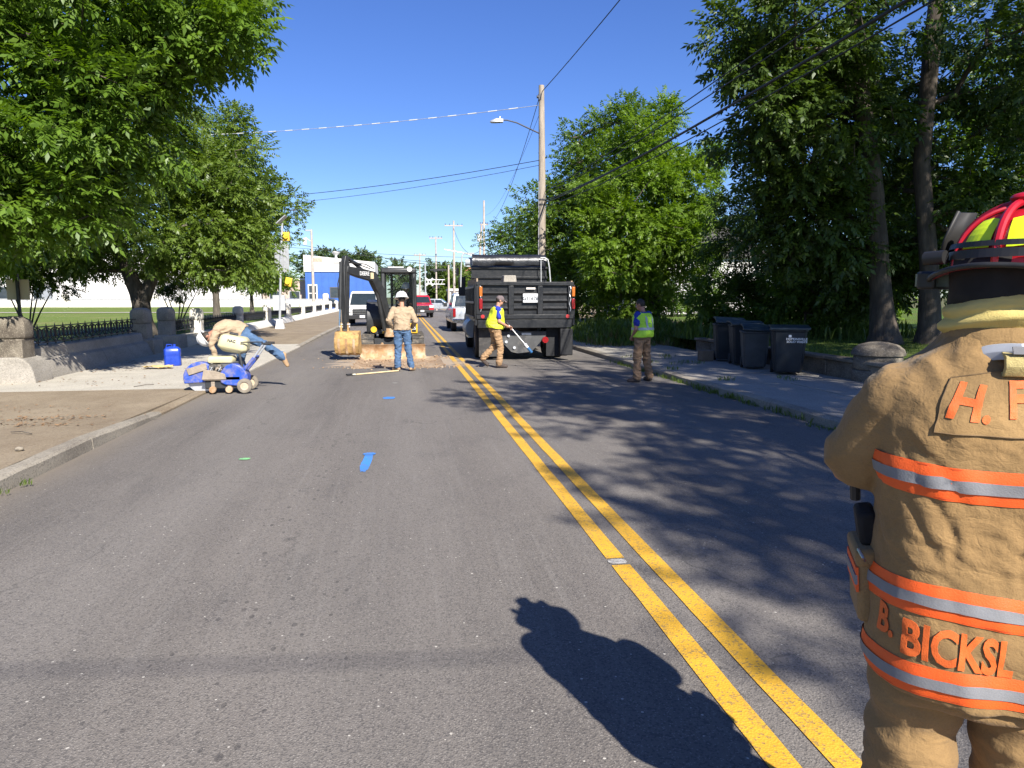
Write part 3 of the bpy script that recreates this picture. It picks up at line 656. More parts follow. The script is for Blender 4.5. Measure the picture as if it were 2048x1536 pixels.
# right: dense trees on the bank, the tall twin trunked tree in the yard, trees beside and behind the camera that shade the road
tree("bank_tree", "bright green leafy tree on the bank to the right of the truck", [[(10.53, 28.56, 0.24, 0.18), (10.42, 28.56, 2.60, 0.15), (10.19, 28.78, 6.74, 0.07)], [(10.53, 28.56, 0.92, 0.11), (9.18, 28.22, 3.60, 0.06)]],
     [((9.97, 28.45, 5.40), (2.46, 2.46, 2.46), 92), ((8.51, 28.00, 3.83), (2.02, 2.02, 2.13), 60), ((10.75, 27.78, 3.38), (1.79, 1.57, 1.68), 40), ((11.65, 28.67, 6.07), (1.68, 1.68, 1.57), 34), ((9.74, 28.67, 7.64), (1.34, 1.34, 1.23), 22), ((10.53, 28.90, 8.98), (0.67, 0.67, 0.78), 8), ((7.39, 28.00, 5.62), (0.78, 0.78, 0.67), 8), ((12.99, 28.67, 7.19), (0.78, 0.78, 0.56), 7), ((9.18, 28.67, 1.81), (1.68, 1.12, 1.12), 34)], 'mid', LFY, BARKD, per=40, rc=.55, limb_r=.011)
tree("bank_tree", "dark tall tree rising behind the utility pole", [[(8.0, 33, .2, .22), (8, 33, 4, .16), (8.2, 33, 9, .06)]],
     [((7.9, 33, 4.5), (2.4, 2.4, 2.6), 74), ((9.4, 33, 7.2), (2.6, 2.4, 2.6), 80), ((10.6, 33, 9.4), (1.7, 1.7, 1.3), 26), ((6.7, 33.4, 5.4), (1.4, 1.4, 1.4), 22), ((8.6, 32, 2.2), (2, 1.6, 1.6), 36), ((11.4, 32.8, 4.4), (1.6, 1.6, 1.6), 26)], 'far', LF2, BARKD, per=36, rc=.75, limb_r=.016, scale=.62)
tree("bank_tree", "slender tree showing between the truck roof and the utility pole", [[(7.2, 44, .2, .16), (7.2, 44, 3, .12), (7.0, 44, 6, .05)]],
     [((7.0, 44, 5.0), (1.9, 2, 1.9), 40), ((5.6, 44, 3.6), (1.2, 1.4, 1.0), 20), ((8.6, 44, 4), (2, 2, 2.2), 36)], 'far', LF2, BARKD, per=30, rc=.75, limb_r=.015, scale=.66)
tree("sumac_tree", "feathery sumac leaning from the yard behind the bins", [[(12.0, 22.5, .4, .08), (11.7, 22.4, 2.4, .06), (11.2, 22.2, 4.1, .03)]],
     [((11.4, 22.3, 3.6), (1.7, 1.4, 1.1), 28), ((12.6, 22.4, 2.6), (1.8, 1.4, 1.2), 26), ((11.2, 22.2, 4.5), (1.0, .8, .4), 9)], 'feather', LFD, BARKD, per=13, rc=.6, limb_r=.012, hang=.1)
tree("undergrowth_bush", "dense dark undergrowth bush behind the row of bins", [[(12.4, 20.6, .4, .05), (12.4, 20.6, 1.2, .03)], [(11.0, 22.6, .4, .05), (11.0, 22.6, 1.1, .03)]],
     [((11.0, 22.6, 1.5), (1.5, 1.0, .9), 36), ((13.0, 20.6, 1.9), (1.9, 1.2, 1.2), 46)], 'mid', LF2, BARKD, per=32, rc=.5, limb_r=.008, cat="bush")
tree("twin_trunk_tree", "tall twin trunked tree in the shaded yard behind the fire coat", [[(12.55, 17, .35, .34), (12.3, 17, 2.0, .27), (11.95, 17, 4.3, .24), (11.4, 17, 7.0, .21), (10.8, 17, 10.4, .14)], [(13.55, 16.6, .35, .28), (13.35, 16.6, 2.5, .22), (13.1, 16.8, 5.0, .20), (13.25, 16.9, 8, .20), (13.4, 17, 11, .13)]],
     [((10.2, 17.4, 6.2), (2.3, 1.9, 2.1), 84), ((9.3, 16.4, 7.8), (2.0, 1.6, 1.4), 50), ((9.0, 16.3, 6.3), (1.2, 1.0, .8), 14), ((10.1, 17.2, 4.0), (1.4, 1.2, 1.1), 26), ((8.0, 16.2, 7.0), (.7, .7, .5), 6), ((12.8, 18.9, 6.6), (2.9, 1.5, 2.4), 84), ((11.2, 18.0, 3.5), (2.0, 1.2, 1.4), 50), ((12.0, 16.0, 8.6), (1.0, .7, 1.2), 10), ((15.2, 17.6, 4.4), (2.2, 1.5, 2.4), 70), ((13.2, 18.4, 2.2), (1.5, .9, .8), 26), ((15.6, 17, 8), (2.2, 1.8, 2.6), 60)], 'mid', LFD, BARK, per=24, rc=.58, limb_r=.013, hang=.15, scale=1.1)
tree("yard_tree", "sunlit leafy tree behind the red fire helmet", [[(19, 22, .4, .3), (19, 22, 4, .22), (18.8, 22, 8, .08)]],
     [((18.4, 21.2, 5.2), (3.2, 2.4, 3.2), 90), ((16.2, 20.8, 3.6), (1.8, 1.6, 1.8), 36), ((20, 21.6, 8.4), (2.6, 2.2, 2.2), 46)], 'far', LF1, BARKD, per=34, rc=.75, limb_r=.016, scale=.6)
tree("roadside_tree", "pavement tree beside the camera casting dappled shade over the right lane", [[(11.0, -1.2, .4, .36), (10.8, -1.2, 4, .3), (10.2, -1.1, 8, .22), (9.5, -1.0, 12, .1)]],
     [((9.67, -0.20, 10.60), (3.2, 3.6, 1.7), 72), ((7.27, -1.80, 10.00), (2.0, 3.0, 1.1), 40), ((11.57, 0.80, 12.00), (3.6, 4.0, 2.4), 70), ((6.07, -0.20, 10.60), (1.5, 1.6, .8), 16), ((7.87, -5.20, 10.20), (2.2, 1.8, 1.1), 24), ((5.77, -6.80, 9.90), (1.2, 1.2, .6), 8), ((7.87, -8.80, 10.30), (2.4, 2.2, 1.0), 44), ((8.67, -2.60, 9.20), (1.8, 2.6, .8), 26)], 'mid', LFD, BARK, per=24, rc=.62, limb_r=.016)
tree("roadside_tree", "tall tree beyond the right edge shading the yard trees", [[(17, 8, .4, .4), (17, 8, 5, .3), (16.5, 8.4, 11, .12)]],
     [((15.4, 8.6, 11.0), (4.0, 3.8, 3.4), 130), ((12.4, 6.4, 9.6), (2.6, 3.0, 2.2), 60)], 'far', LFD, BARK, per=26, rc=.9, limb_r=.02, scale=.7)
# far trees on the skyline
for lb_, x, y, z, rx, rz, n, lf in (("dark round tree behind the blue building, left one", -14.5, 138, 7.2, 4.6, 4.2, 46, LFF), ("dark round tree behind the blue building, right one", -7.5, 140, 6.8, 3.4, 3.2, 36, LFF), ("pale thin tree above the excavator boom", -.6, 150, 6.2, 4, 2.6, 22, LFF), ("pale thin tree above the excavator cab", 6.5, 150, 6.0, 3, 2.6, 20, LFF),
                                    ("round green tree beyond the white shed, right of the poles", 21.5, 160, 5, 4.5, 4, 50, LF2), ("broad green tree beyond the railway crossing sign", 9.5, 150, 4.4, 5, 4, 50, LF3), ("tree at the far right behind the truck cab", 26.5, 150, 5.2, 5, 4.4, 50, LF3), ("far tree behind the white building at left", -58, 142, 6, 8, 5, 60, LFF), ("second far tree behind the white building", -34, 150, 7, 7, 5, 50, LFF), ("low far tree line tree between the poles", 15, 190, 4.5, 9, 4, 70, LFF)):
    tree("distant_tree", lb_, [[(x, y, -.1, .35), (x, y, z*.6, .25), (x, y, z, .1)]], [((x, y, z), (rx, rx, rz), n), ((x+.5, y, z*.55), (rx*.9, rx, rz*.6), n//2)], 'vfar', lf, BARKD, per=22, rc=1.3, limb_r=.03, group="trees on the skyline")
for i, (x, y, rx, rz) in enumerate(((16, 41, 3.4, 2.0), (11.5, 48, 3, 2.4), (20, 30, 3, 1.6), (24, 36, 4, 3))):
    tree("hedge_bush", ("leafy bush filling the gap behind the sumac", "tall bush at the far end of the bank", "low bush in the yard behind the twin trunks", "broad bush at the back of the yard")[i], [[(x, y, .3, .08), (x, y, rz, .04)]], [((x, y, rz), (rx, 1.6, rz), 60)], 'far', (LF2, LF3, LFY, LF2)[i], BARKD, per=26, rc=.75, limb_r=.012, scale=.7, cat="bush")
# ================================================================ buildings
def window(parent, x0, x1, z0, z1, y, fm, gm, name="window"):
    w = MB().bb(x0, x1, y-.06, y+.02, z0, z1).build(name, fm, parent); t = .09
    MB().bb(x0+t, x1-t, y-.09, y-.065, z0+t, z1-t).build("pane", gm, w); return w
WBRIGHT = M("white_render", (.62, .60, .565), .8, .06, 1.5); BLUEW = M("blue_cladding", (.035, .11, .36), .55, .12, .7, bs=.3, bscale=8); DGLASS = M("dark_glass", (.03, .04, .05), .1, .2, 1, spec=.8)
BRICK = M("far_brick", (.30, .13, .08), .9, .25, 2); GREYM = M("grey_metal", (.42, .43, .44), .45, .12, 4, metal=.6)
bl = thing("commercial_building", "blue clad building with white parapet behind the excavator", "building", (-14.5, 112, 0))
MB().bb(0, 10.2, 0, 14, -.2, 5.5).build("wall", BLUEW, bl)
for i in range(9): MB().bb(1.02*i+.4, 1.02*i+.45, -.04, .01, 0, 5.5).build("panel_seam", BLUEW, bl)
p = MB(); p.add([(-.15, -.15, 5.5), (10.4, -.15, 5.5), (10.4, 14.2, 5.5), (-.15, 14.2, 5.5), (-.15, -.15, 8.0), (5, -.15, 7.5), (10.4, -.15, 7.0), (10.4, 14.2, 7.0), (-.15, 14.2, 8.0)], [(0, 1, 6, 5, 4), (1, 2, 7, 6), (2, 3, 8, 7), (3, 0, 4, 8), (4, 5, 6, 7, 8)]); p.build("parapet", WBRIGHT, bl)
MB().lathe([(.15, 0), (.22, .15), (.14, .3), (.2, .5), (.5, .75), (.62, .95), (.42, 1.05), (.2, 1.1)], (4.6, .5, 7.5), 12, cap=True).build("roof_finial", WBRIGHT, bl)
MB().bb(1.2, 2.6, -.2, -.14, 7.0, 7.55).build("faded_sign", M("faded_sign", (.45, .33, .24), .9, .3, 6), bl)
MB().bb(4.2, 5.4, -.2, -.14, 6.75, 6.95).build("vent", M("vent_grey", (.3, .29, .27), .8), bl)
window(bl, 3.6, 4.9, 1.6, 3.2, 0, M("dark_frame", (.1, .09, .08), .6), DGLASS)
d = MB().bb(.35, 1.75, -.1, .02, 0, 3.6).build("door", WBRIGHT, bl); MB().bb(.52, 1.58, -.13, -.105, .15, 2.2).build("pane", DGLASS, d); MB().bb(.52, 1.58, -.13, -.105, 2.35, 3.4).build("pane", DGLASS, d)
wb = thing("long_building", "long bright white building across the park on the left", "building", (-62, 118, .2))
MB().bb(0, 40, 0, 16, 0, 8.2).build("wall", WBRIGHT, wb); MB().bb(-.3, 40.3, -.3, 16.3, 8.2, 8.6).build("roof", M("pale_roof", (.55, .54, .52), .8), wb)
for i in range(2): window(wb, 2+4.8*i, 3.6+4.8*i, 1.2, 3.0, 0, GREYM, DGLASS)
MB().bb(8, 9.5, -.1, .02, 0, 3.2).build("door", GREYM, wb)
br = thing("brick_building", "low pale brick building behind the parked cars in the park's far corner", "building", (-21.5, 116, .1))
MB().bb(0, 6.5, 0, 10, 0, 4.2).build("wall", M("pale_brick", (.46, .36, .29), .9, .2, 3), br); MB().bb(-.2, 6.7, -.2, 10.2, 4.2, 4.5).build("roof", WBRIGHT, br); window(br, 1, 2.6, 1.1, 2.5, 0, GREYM, DGLASS); window(br, 4, 5.6, 1.1, 2.5, 0, GREYM, DGLASS)
sh = thing("white_shed", "flat roofed white shed at the end of the street behind the crossing", "building", (8.2, 125, 0))
MB().bb(0, 13, 0, 8, 0, 2.75).build("wall", WBRIGHT, sh); MB().bb(-.2, 13.2, -.3, 8.2, 2.75, 3.15).build("roof", WBRIGHT, sh); MB().bb(.2, 1.0, -.06, .01, 0, 2.6).build("door", M("shed_door", (.08, .07, .07), .7), sh)
for i in range(9): MB().bb(1.6+1.25*i, 1.64+1.25*i, -.05, .01, 0, 2.7).build("panel_seam", GREYM, sh)
hs = thing("white_house", "white boarded house glimpsed through the bank trees", "house", (15.5, 46, .3))
for i in range(20): MB().box((4.5, -.02, .15+.2*i), (9, .03, .205), (8, 0, 0)).build("board", WBRIGHT, hs)
MB().bb(0, 9, 0, 8, 0, 4.1).build("wall", WBRIGHT, hs); MB().py([(-.5, 4.05), (9.5, 4.05), (4.5, 7.0)], -.4, 8.4).build("roof", M("dark_shingle", (.09, .085, .08), .9, .3, 6), hs); window(hs, 1.5, 2.7, 1, 2.7, -.05, WBRIGHT, DGLASS); window(hs, 6.2, 7.4, 1, 2.7, -.05, WBRIGHT, DGLASS)
b2 = thing("brick_tower_house", "small brick building showing above the far trees", "building", (17.5, 205, 0)); MB().bb(0, 8, 0, 6, 0, 10.2).build("wall", BRICK, b2); MB().bb(-.2, 8.2, -.2, 6.2, 10.2, 10.8).build("roof", GREYM, b2); window(b2, 2, 3.4, 6.5, 8.6, 0, WBRIGHT, DGLASS); window(b2, 5, 6.4, 6.5, 8.6, 0, WBRIGHT, DGLASS)
# ================================================================ poles, lamps, signs, wires
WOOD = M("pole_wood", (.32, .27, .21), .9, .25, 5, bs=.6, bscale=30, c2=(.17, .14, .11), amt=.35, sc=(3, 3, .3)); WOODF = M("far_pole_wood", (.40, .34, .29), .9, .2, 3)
STEEL = M("galvanised_steel", (.50, .51, .52), .42, .12, 8, metal=.55); DARKM = M("dark_fitting", (.05, .05, .055), .6, .2, 10)
PX, PY = 5.88, 30.
up = thing("utility_pole", "tall weathered timber utility pole rising behind the dump truck", "utility pole", (PX, PY, 0))
mb = MB(); mb.tube([(0, 0, -.2), (0, 0, 3), (-.02, 0, 7), (-.06, 0, 10.35)], [.17, .165, .145, .115], 14); mb.build("pole", WOOD, up, ang=60)
MB().bb(-.2, -.08, -.12, .0, 9.75, 10.0).build("bracket", DARKM, up, .01); MB().cyl((-.26, -.06, 9.88), (-.12, -.06, 9.88), .06).build("insulator", DARKM, up)
for z in (5.55, 5.75): MB().lathe([(.155, -.03), (.175, -.03), (.175, .03), (.155, .03)], (0, 0, z), 14).build("band", DARKM, up)
MB().cyl((-.17, -.05, .1), (-.155, -.05, 6.5), .02, n=6).build("conduit", M("pvc_grey", (.3, .3, .31), .6), up)
a = MB(); a.tube([(-.1, -.02, 8.42), (-.6, -.04, 8.62), (-1.1, -.06, 8.82), (-1.5, -.08, 8.90), (-1.72, -.08, 8.90)], [.03, .03, .028, .026, .026], 8); lm = a.build("lamp_arm", DARKM, up)
MB().bb(-.16, -.08, -.1, .04, 8.25, 8.6).build("arm_plate", DARKM, up)
h = MB(); h.loft([[(x, y*w, z0+z*hh) for y, z in ((-1, -1), (1, -1), (1, .6), (.6, 1), (-.6, 1), (-1, .6))] for x, w, hh, z0 in ((-1.66, .10, .075, 8.9), (-1.95, .14, .08, 8.89), (-2.12, .12, .05, 8.85), (-2.2, .06, .02, 8.84))]); ho = h.build("lamp_head", STEEL, up, .01); MB().cyl((-1.8, -.08, 8.97), (-1.8, -.08, 9.04), .03).build("photocell", M("photocell", (.7, .7, .72), .4), ho)
def far_pole(label, x, y, h, arms=(), lean=0, r=.16, group="timber poles down the street"):
    t = thing("utility_pole", label, "utility pole", (x, y, -.1), 0, group); MB().tube([(0, 0, 0), (lean*.5, 0, h*.5), (lean, 0, h)], [r, r*.85, r*.62], 10).build("pole", WOODF, t, ang=60)
    for z, w in arms:
        c = MB().bb(lean-w, lean+w, -.08, .04, z-.06, z+.06).build("crossarm", WOODF, t)
        for s in (-.92, -.45, .45, .92): MB().cyl((lean+s*w, 0, z+.06), (lean+s*w, 0, z+.24), .04, n=6).build("insulator", DARKM, t)
    return t
far_pole("tall paired pole above the truck, left one leaning", 8.05, 78, 9.6, (), .55); tp = far_pole("tall paired pole above the truck, right one with steel top", 9.05, 80, 12.4, ((9.8, .45),), .05)
MB().cyl((-.55, -.2, 7.9), (-.55, -.2, 8.7), .22).build("transformer", M("transformer", (.62, .63, .64), .5), tp)
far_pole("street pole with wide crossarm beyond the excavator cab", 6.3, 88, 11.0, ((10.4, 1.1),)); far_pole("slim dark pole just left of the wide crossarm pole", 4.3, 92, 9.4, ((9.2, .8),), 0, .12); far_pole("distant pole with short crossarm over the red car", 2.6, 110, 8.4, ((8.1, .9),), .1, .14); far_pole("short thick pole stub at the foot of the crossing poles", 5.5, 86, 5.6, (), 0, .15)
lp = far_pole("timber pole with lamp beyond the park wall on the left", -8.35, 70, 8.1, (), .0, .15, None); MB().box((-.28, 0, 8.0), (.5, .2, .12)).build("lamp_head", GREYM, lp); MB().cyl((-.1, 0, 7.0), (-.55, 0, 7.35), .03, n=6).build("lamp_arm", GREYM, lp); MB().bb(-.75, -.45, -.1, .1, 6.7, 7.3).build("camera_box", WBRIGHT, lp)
mast = thing("signal_mast", "galvanised signal mast with long arm beside the truck cab", "traffic signal", (6.6, 62, -.1)); MB().cyl((0, 0, 0), (0, 0, 5.4), .09, .07).build("pole", STEEL, mast); MB().tube([(0, 0, 5.2), (-1.5, 0, 5.6), (-3.0, 0, 5.85)], [.05, .04, .03], 8).build("arm", STEEL, mast)
# railway crossing gate gantry and warning sign
WHP = M("white_sign_paint", (.58, .58, .57), .5, .08, 5); YSIGN = M("yellow_sign", (.75, .48, .03), .5, .1, 5); BLK = M("matt_black", (.012, .012, .013), .5, .3, 9)
rx_ = thing("crossing_signal", "white railway crossing gantry with crossbuck beyond the excavator", "crossing signal", (2.6, 82, -.1))
MB().cyl((0, 0, 0), (0, 0, 5.6), .08).build("mast", STEEL, rx_); 
for z in (3.25, 3.75): MB().cyl((0, 0, z), (2.2, 0, z), .05, n=8).build("truss_bar", WHP, rx_)
for i in range(5): MB().cyl((.2+.4*i, 0, 3.25), (.4+.4*i, 0, 3.75), .025, n=6).build("truss_brace", WHP, rx_)
for s in (-1, 1): MB().box((.45, -.1, 3.5+.004*s), (1.15, .03, .2), (0, 45*s, 0)).build("crossbuck_board", WHP, rx_)
for x in (.9, 1.5): MB().cyl((x, -.12, 2.95), (x, -.02, 2.95), .15).build("signal_lamp", BLK, rx_)
ys_ = thing("warning_sign", "round yellow railway warning sign in front of the white shed", "road sign", (8.0, 96, -.1)); MB().cyl((0, 0, 0), (0, 0, 2.9), .04, n=8).build("post", STEEL, ys_); MB().cyl((0, -.04, 2.6), (0, -.07, 2.6), .46, n=28).build("disc", YSIGN, ys_)
for s in (-1, 1): MB().box((0, -.085-.004*(s > 0), 2.6), (.8, .012, .09), (0, 45*s, 0)).build("cross_stripe", BLK, ys_)
# traffic light hanging from the span wire
tl = thing("traffic_light", "black traffic light hanging from the span wire down the street", "traffic light", (6.7, 88, 4.3)); MB().bb(-.18, .18, -.14, .14, 0, .95).build("housing", BLK, tl, .02)
for i in range(3): MB().cyl((0, -.14, .18+.3*i), (0, -.25, .17+.3*i), .11, n=12).build("visor", BLK, tl)
MB().cyl((0, 0, .95), (0, 0, 1.35), .03, n=6).build("hanger", BLK, tl)
sl = thing("traffic_light", "sideways black signal on the span wire left of the poles", "traffic light", (4.4, 88, 5.0)); MB().bb(-.9, .9, -.1, .1, -.14, .1).build("housing", BLK, sl, .02); MB().bb(-.6, -.2, -.16, -.1, -.3, -.12).build("visor", BLK, sl)
# solar beacon assembly on the left pavement
sb = thing("solar_beacon", "galvanised pole with solar panel, yellow beacons and sign seen from behind", "beacon", (-6.3, 38.3, .05))
MB().tube([(0, 0, .5), (.12, 0, 2.8), (.3, 0, 5.4)], [.065, .063, .06], 12).build("pole", STEEL, sb)
MB().box((0, 0, .24), (.46, .46, .52), None, (.62, .62)).build("base", M("cast_base", (.62, .60, .55), .7, .1, 5), sb, .02)
sp_ = MB().box((.28, 0, 5.55), (.62, .75, .04), (0, -42, 0)).build("solar_panel", M("panel_frame", (.45, .46, .47), .4, metal=.5), sb); MB().box((.265, 0, 5.567), (.56, .69, .02), (0, -42, 0)).build("cells", M("solar_cells", (.015, .02, .04), .15, spec=.8), sp_)
MB().box((.2, .1, 3.65), (.72, .03, 1.42)).build("sign_plate", M("sign_back", (.33, .34, .35), .5, .1, 3, metal=.4), sb); MB().cyl((.32, .06, 2.9), (.36, .06, 4.4), .03, n=6).build("sign_rail", STEEL, sb)
for z, w in ((4.72, 0), (2.42, .1)):
    b_ = MB().box((.48+w*.3, .02, z), (.32, .28, .44), (0, w*120, 0)).build("beacon", YSIGN, sb, .02); MB().cyl((.48, -.12, z), (.48, -.24, z), .12).build("visor", YSIGN, b_)
MB().box((-.02, .12, 1.35), (.6, .25, .78)).build("control_box", M("box_grey", (.40, .41, .42), .5, .1, 4), sb, .01)
# sign seen from the back at the left edge
ps = thing("park_sign", "tan backed sign on a black post behind the left pillar", "road sign", (-8.28, 17.05, .2)); MB().box((0, 0, 1.0), (.055, .055, 2.0)).build("post", BLK, ps); MB().box((-.02, .05, 1.66), (.46, .012, .44)).build("sign_plate", M("sign_tan", (.42, .36, .25), .6, .1, 3), ps, .03)
MB().bb(-.12, -.02, -.55, -.45, 0, .95).build("stake", BLK, ps)
# low garden wall, domed stone pillar, bins
gw = thing("garden_wall", "low stone retaining wall behind the row of bins", "wall", (0, 0, 0))
y = 5.0
while y < 20:
    L = random.uniform(.75, 1.15); MB().bb(8.62+random.uniform(0, .02), 8.86, y+.01, y+L-.01, -.1, .42).build("stone_block", STONED, gw, .02); MB().bb(8.56+random.uniform(0, .02), 8.9, y+.005, y+L-.005, .425, .50).build("coping_stone", STONED, gw, .02); y += L
gp = thing("stone_pillar", "squat domed stone pillar beside the firefighter's shoulder", "pillar", (8.95, 12.3, 0))
for z0, z1, r in ((-.1, .32, .45), (.325, .60, .43)): MB().lathe([(r-.02, z0), (r, z0+.03), (r, z1-.03), (r-.02, z1)], (0, 0, 0), 20, cap=True).build("drum", STONED, gp, .01)
MB().lathe([(.47, .605), (.47, .65), (.44, .72), (.34, .80), (.18, .845), (.02, .86)], (0, 0, 0), 20, cap=True).build("dome", STONED, gp, ang=50)
BINM = M("bin_plastic", (.018, .022, .026), .45, .25, 4, bs=.15, bscale=40, spec=.4); BINM2 = M("bin_plastic_grey", (.045, .048, .05), .55, .25, 4); LIDM = M("bin_lid", (.02, .035, .045), .38, .2, 5); LABELW = M("white_lettering", (.7, .7, .68), .6, .1, 10); RUB = M("rubber", (.018, .018, .018), .8, .3, 14)
def bin_(label, loc, rz, h=1.0, w=.62, d=.68, mat=BINM, lid=True, text=False, openlid=False):
    t = thing("wheelie_bin", label, "bin", loc, rz, "wheelie bins on the right pavement"); mb = MB(); rings = []
    for z, k in ((.06, .76), (.10, .80), (h*.55, .92), (h*.87, .99), (h*.88, 1.04), (h*.92, 1.04)):
        q = .08; rings.append([(x*w/2*k, y*d/2*k, z) for x, y in ((-1, -1+q*2), (-1+q*2, -1), (1-q*2, -1), (1, -1+q*2), (1, 1-q*2), (1-q*2, 1), (-1+q*2, 1), (-1, 1-q*2))])
    mb.loft(rings); mb.build("body", mat, t, .008, ang=30)
    for s in (-1, 1): MB().cyl((s*w*.34, d*.40, .13), (s*w*.44, d*.40, .13), .13, n=18).build("wheel", RUB, t, .01)
    MB().cyl((-w*.36, d*.40, .13), (w*.36, d*.40, .13), .015, n=6).build("axle", DARKM, t); MB().cyl((-w*.4, d*.60, h*.93), (w*.4, d*.60, h*.93), .018, n=8).build("handle", mat, t)
    MB().box((0, -d*.40, h*.32), (w*.5, .03, .03)).build("lift_bar", DARKM, t)
    if lid:
        l = MB(); l.loft([[(x*w*.56, y, z) for x in (-1, -.6, 0, .6, 1)]+[(x*w*.56, y, z-.04) for x in (1, .6, 0, -.6, -1)] for y, z in ((-d*.58, h*.955), (-d*.3, h*.99), (0, h*1.0), (d*.35, h*.995), (d*.56, h*.97))]); lo_ = l.build("lid", LIDM, t, .006)
        if openlid: lo_.location = (0, .08, .06); lo_.rotation_euler = (R(6), R(3), 0)
    if text:
        text_on("HOPKINSVILLE", LABELW, t, (.13, -d*.495, h*.73), (92, 0, 0), .062, .0015); text_on("SOLID WASTE", LABELW, t, (.135, -d*.487, h*.675), (92, 0, 0), .062, .0015); MB().box((.0, -d*.497, h*.79), (.06, .006, .05), (2, 0, 20)).build("emblem", LABELW, t)
    return t
bin_("near black bin with white lettering, closest to the camera", (7.92, 13.75, ZR), -24, 1.02, .68, .74, BINM, text=True)
bin_("shorter open topped grey bin between the lettered bin and the others", (7.75, 14.85, ZR), -20, .92, .58, .62, BINM2, openlid=True)
bin_("dark bin with a flat blue lid, second from the far end", (7.95, 15.75, ZR), -16, 1.04, .64, .7)
bin_("far end dark bin with raised lid beside the brown block", (8.0, 16.75, ZR), -18, 1.02, .64, .68, openlid=True)
tag(MB().bb(7.35, 7.65, 16.7, 17.0, ZR, ZR+.27).build("cardboard_box", M("brown_card", (.16, .115, .075), .9, .2, 4), None, .01), "small brown block against the far end bin", "box")
# ---- overhead wires: each a sagging cable between two points
WIREM = M("wire_black", (.012, .012, .013), .6, .2, 8); WIREG = M("wire_grey", (.30, .31, .32), .55, .2, 8)
def wire(label, a, b, sag, r=.012, mat=None, n=22, twist=0., group="overhead wires"):
    a, b = V(a), V(b); pts = []
    for i in range(n+1):
        t = i/n; p = a.lerp(b, t)-V((0, 0, 4*sag*t*(1-t)))
        if twist: p += V((math.sin(t*twist)*.02, 0, math.cos(t*twist)*.02))
        pts.append(p-a)
    o = MB().tube(pts, r, 6).build("overhead_wire", mat or WIREM, None, ang=80); o.location = a; return tag(o, label, "wire", group)
PB = (5.74, 29.95)
dw = wire("pale twisted cable crossing the sky from the pole to the left trees", (5.72, 29.95, 9.55), (-14, 40.5, 9.9), .28, .012, WIREG, 60)
for i in range(1, 24):
    t = i/24.; p = V((5.72, 29.95, 9.55)).lerp(V((-14, 40.5, 9.9)), t)-V((0, 0, 4*.28*t*(1-t))); q = V((5.72, 29.95, 9.55)).lerp(V((-14, 40.5, 9.9)), t+.018)-V((0, 0, 4*.28*(t+.018)*(1-t-.018)))
    o = MB().cyl(p-V(dw.location), q-V(dw.location), .023, n=6).build("marker_sleeve", WHP, dw)
wire("single cable running up from the pole top to the right", (5.8, 29.95, 10.1), (1.1, 3.2, 3.2+5.6), -1.6+1.9, .012) if False else wire("single cable running up from the pole top to the right", (5.84, 29.9, 10.1), (7.6, -18, 12.4), .9, .016)
wire("upper of two thin cables crossing left below the lamp arm", PB+(7.35,), (-24, 52, 8.2), .9, .014); wire("lower of two thin cables crossing left below the lamp arm", PB+(7.15,), (-24, 52, 7.95), 1.05, .010)
wire("cable from the pole top down to the far paired poles", (5.74, 30, 9.9), (9.0, 78, 9.6), 1.6, .014); wire("thin wire beside the cable to the far paired poles", (5.74, 30, 9.2), (9.1, 79, 10.6), 1.0, .008)
for i, (z0, z1, r, sg) in enumerate(((5.72, 7.4, .016, .9), (5.62, 7.0, .021, 1.0), (5.95, 7.9, .010, .8))):
    nm = ("middle", "thickest lower", "thin upper")[i]
    wire(f"{nm} sagging cable between the pole and the far poles", (5.76, 30.1, z0), (8.4, 78, z1), sg, r)
    wire(f"{nm} heavy cable passing over the right pavement through the tree", (5.98, 29.9, z0), (6.0, -8, z0+.15), .62-.1*i, r*1.15)
wire("thin cable above the heavy bundle on the right", (5.98, 29.9, 6.1), (6.1, -8, 6.6), .5, .012)
wire("cable lashed below the heavy bundle on the right", (5.98, 29.9, 5.45), (6.0, -8, 5.75), .62, .012)
wire("span wire carrying the signals across the street", (-14, 88, 8.3), (12.5, 88, 6.0), .9, .03); wire("upper span wire across the street", (-30, 90, 9.4), (16, 90, 6.6), .8, .025); wire("lower span wire across the street", (-2, 88, 6.3), (13, 87.9, 5.35), .35, .04); wire("cable from the crossarm pole to the signal mast", (6.3, 88, 10), (6.6, 62, 5.6), 1.2, .02)
wire("guy wire between the far poles and the shed", (9.2, 79, 9.8), (16, 100, 5), .2, .012); wire("cable beyond the bank trees at the right", (6.0, 30.1, 6.4), (30, 42, 6.2), .5, .010)
wire("thick cable bundle crossing the road behind the camera", (-8.3, -6.15, 9.0), (10.7, -8.15, 9.0), .25, .011)
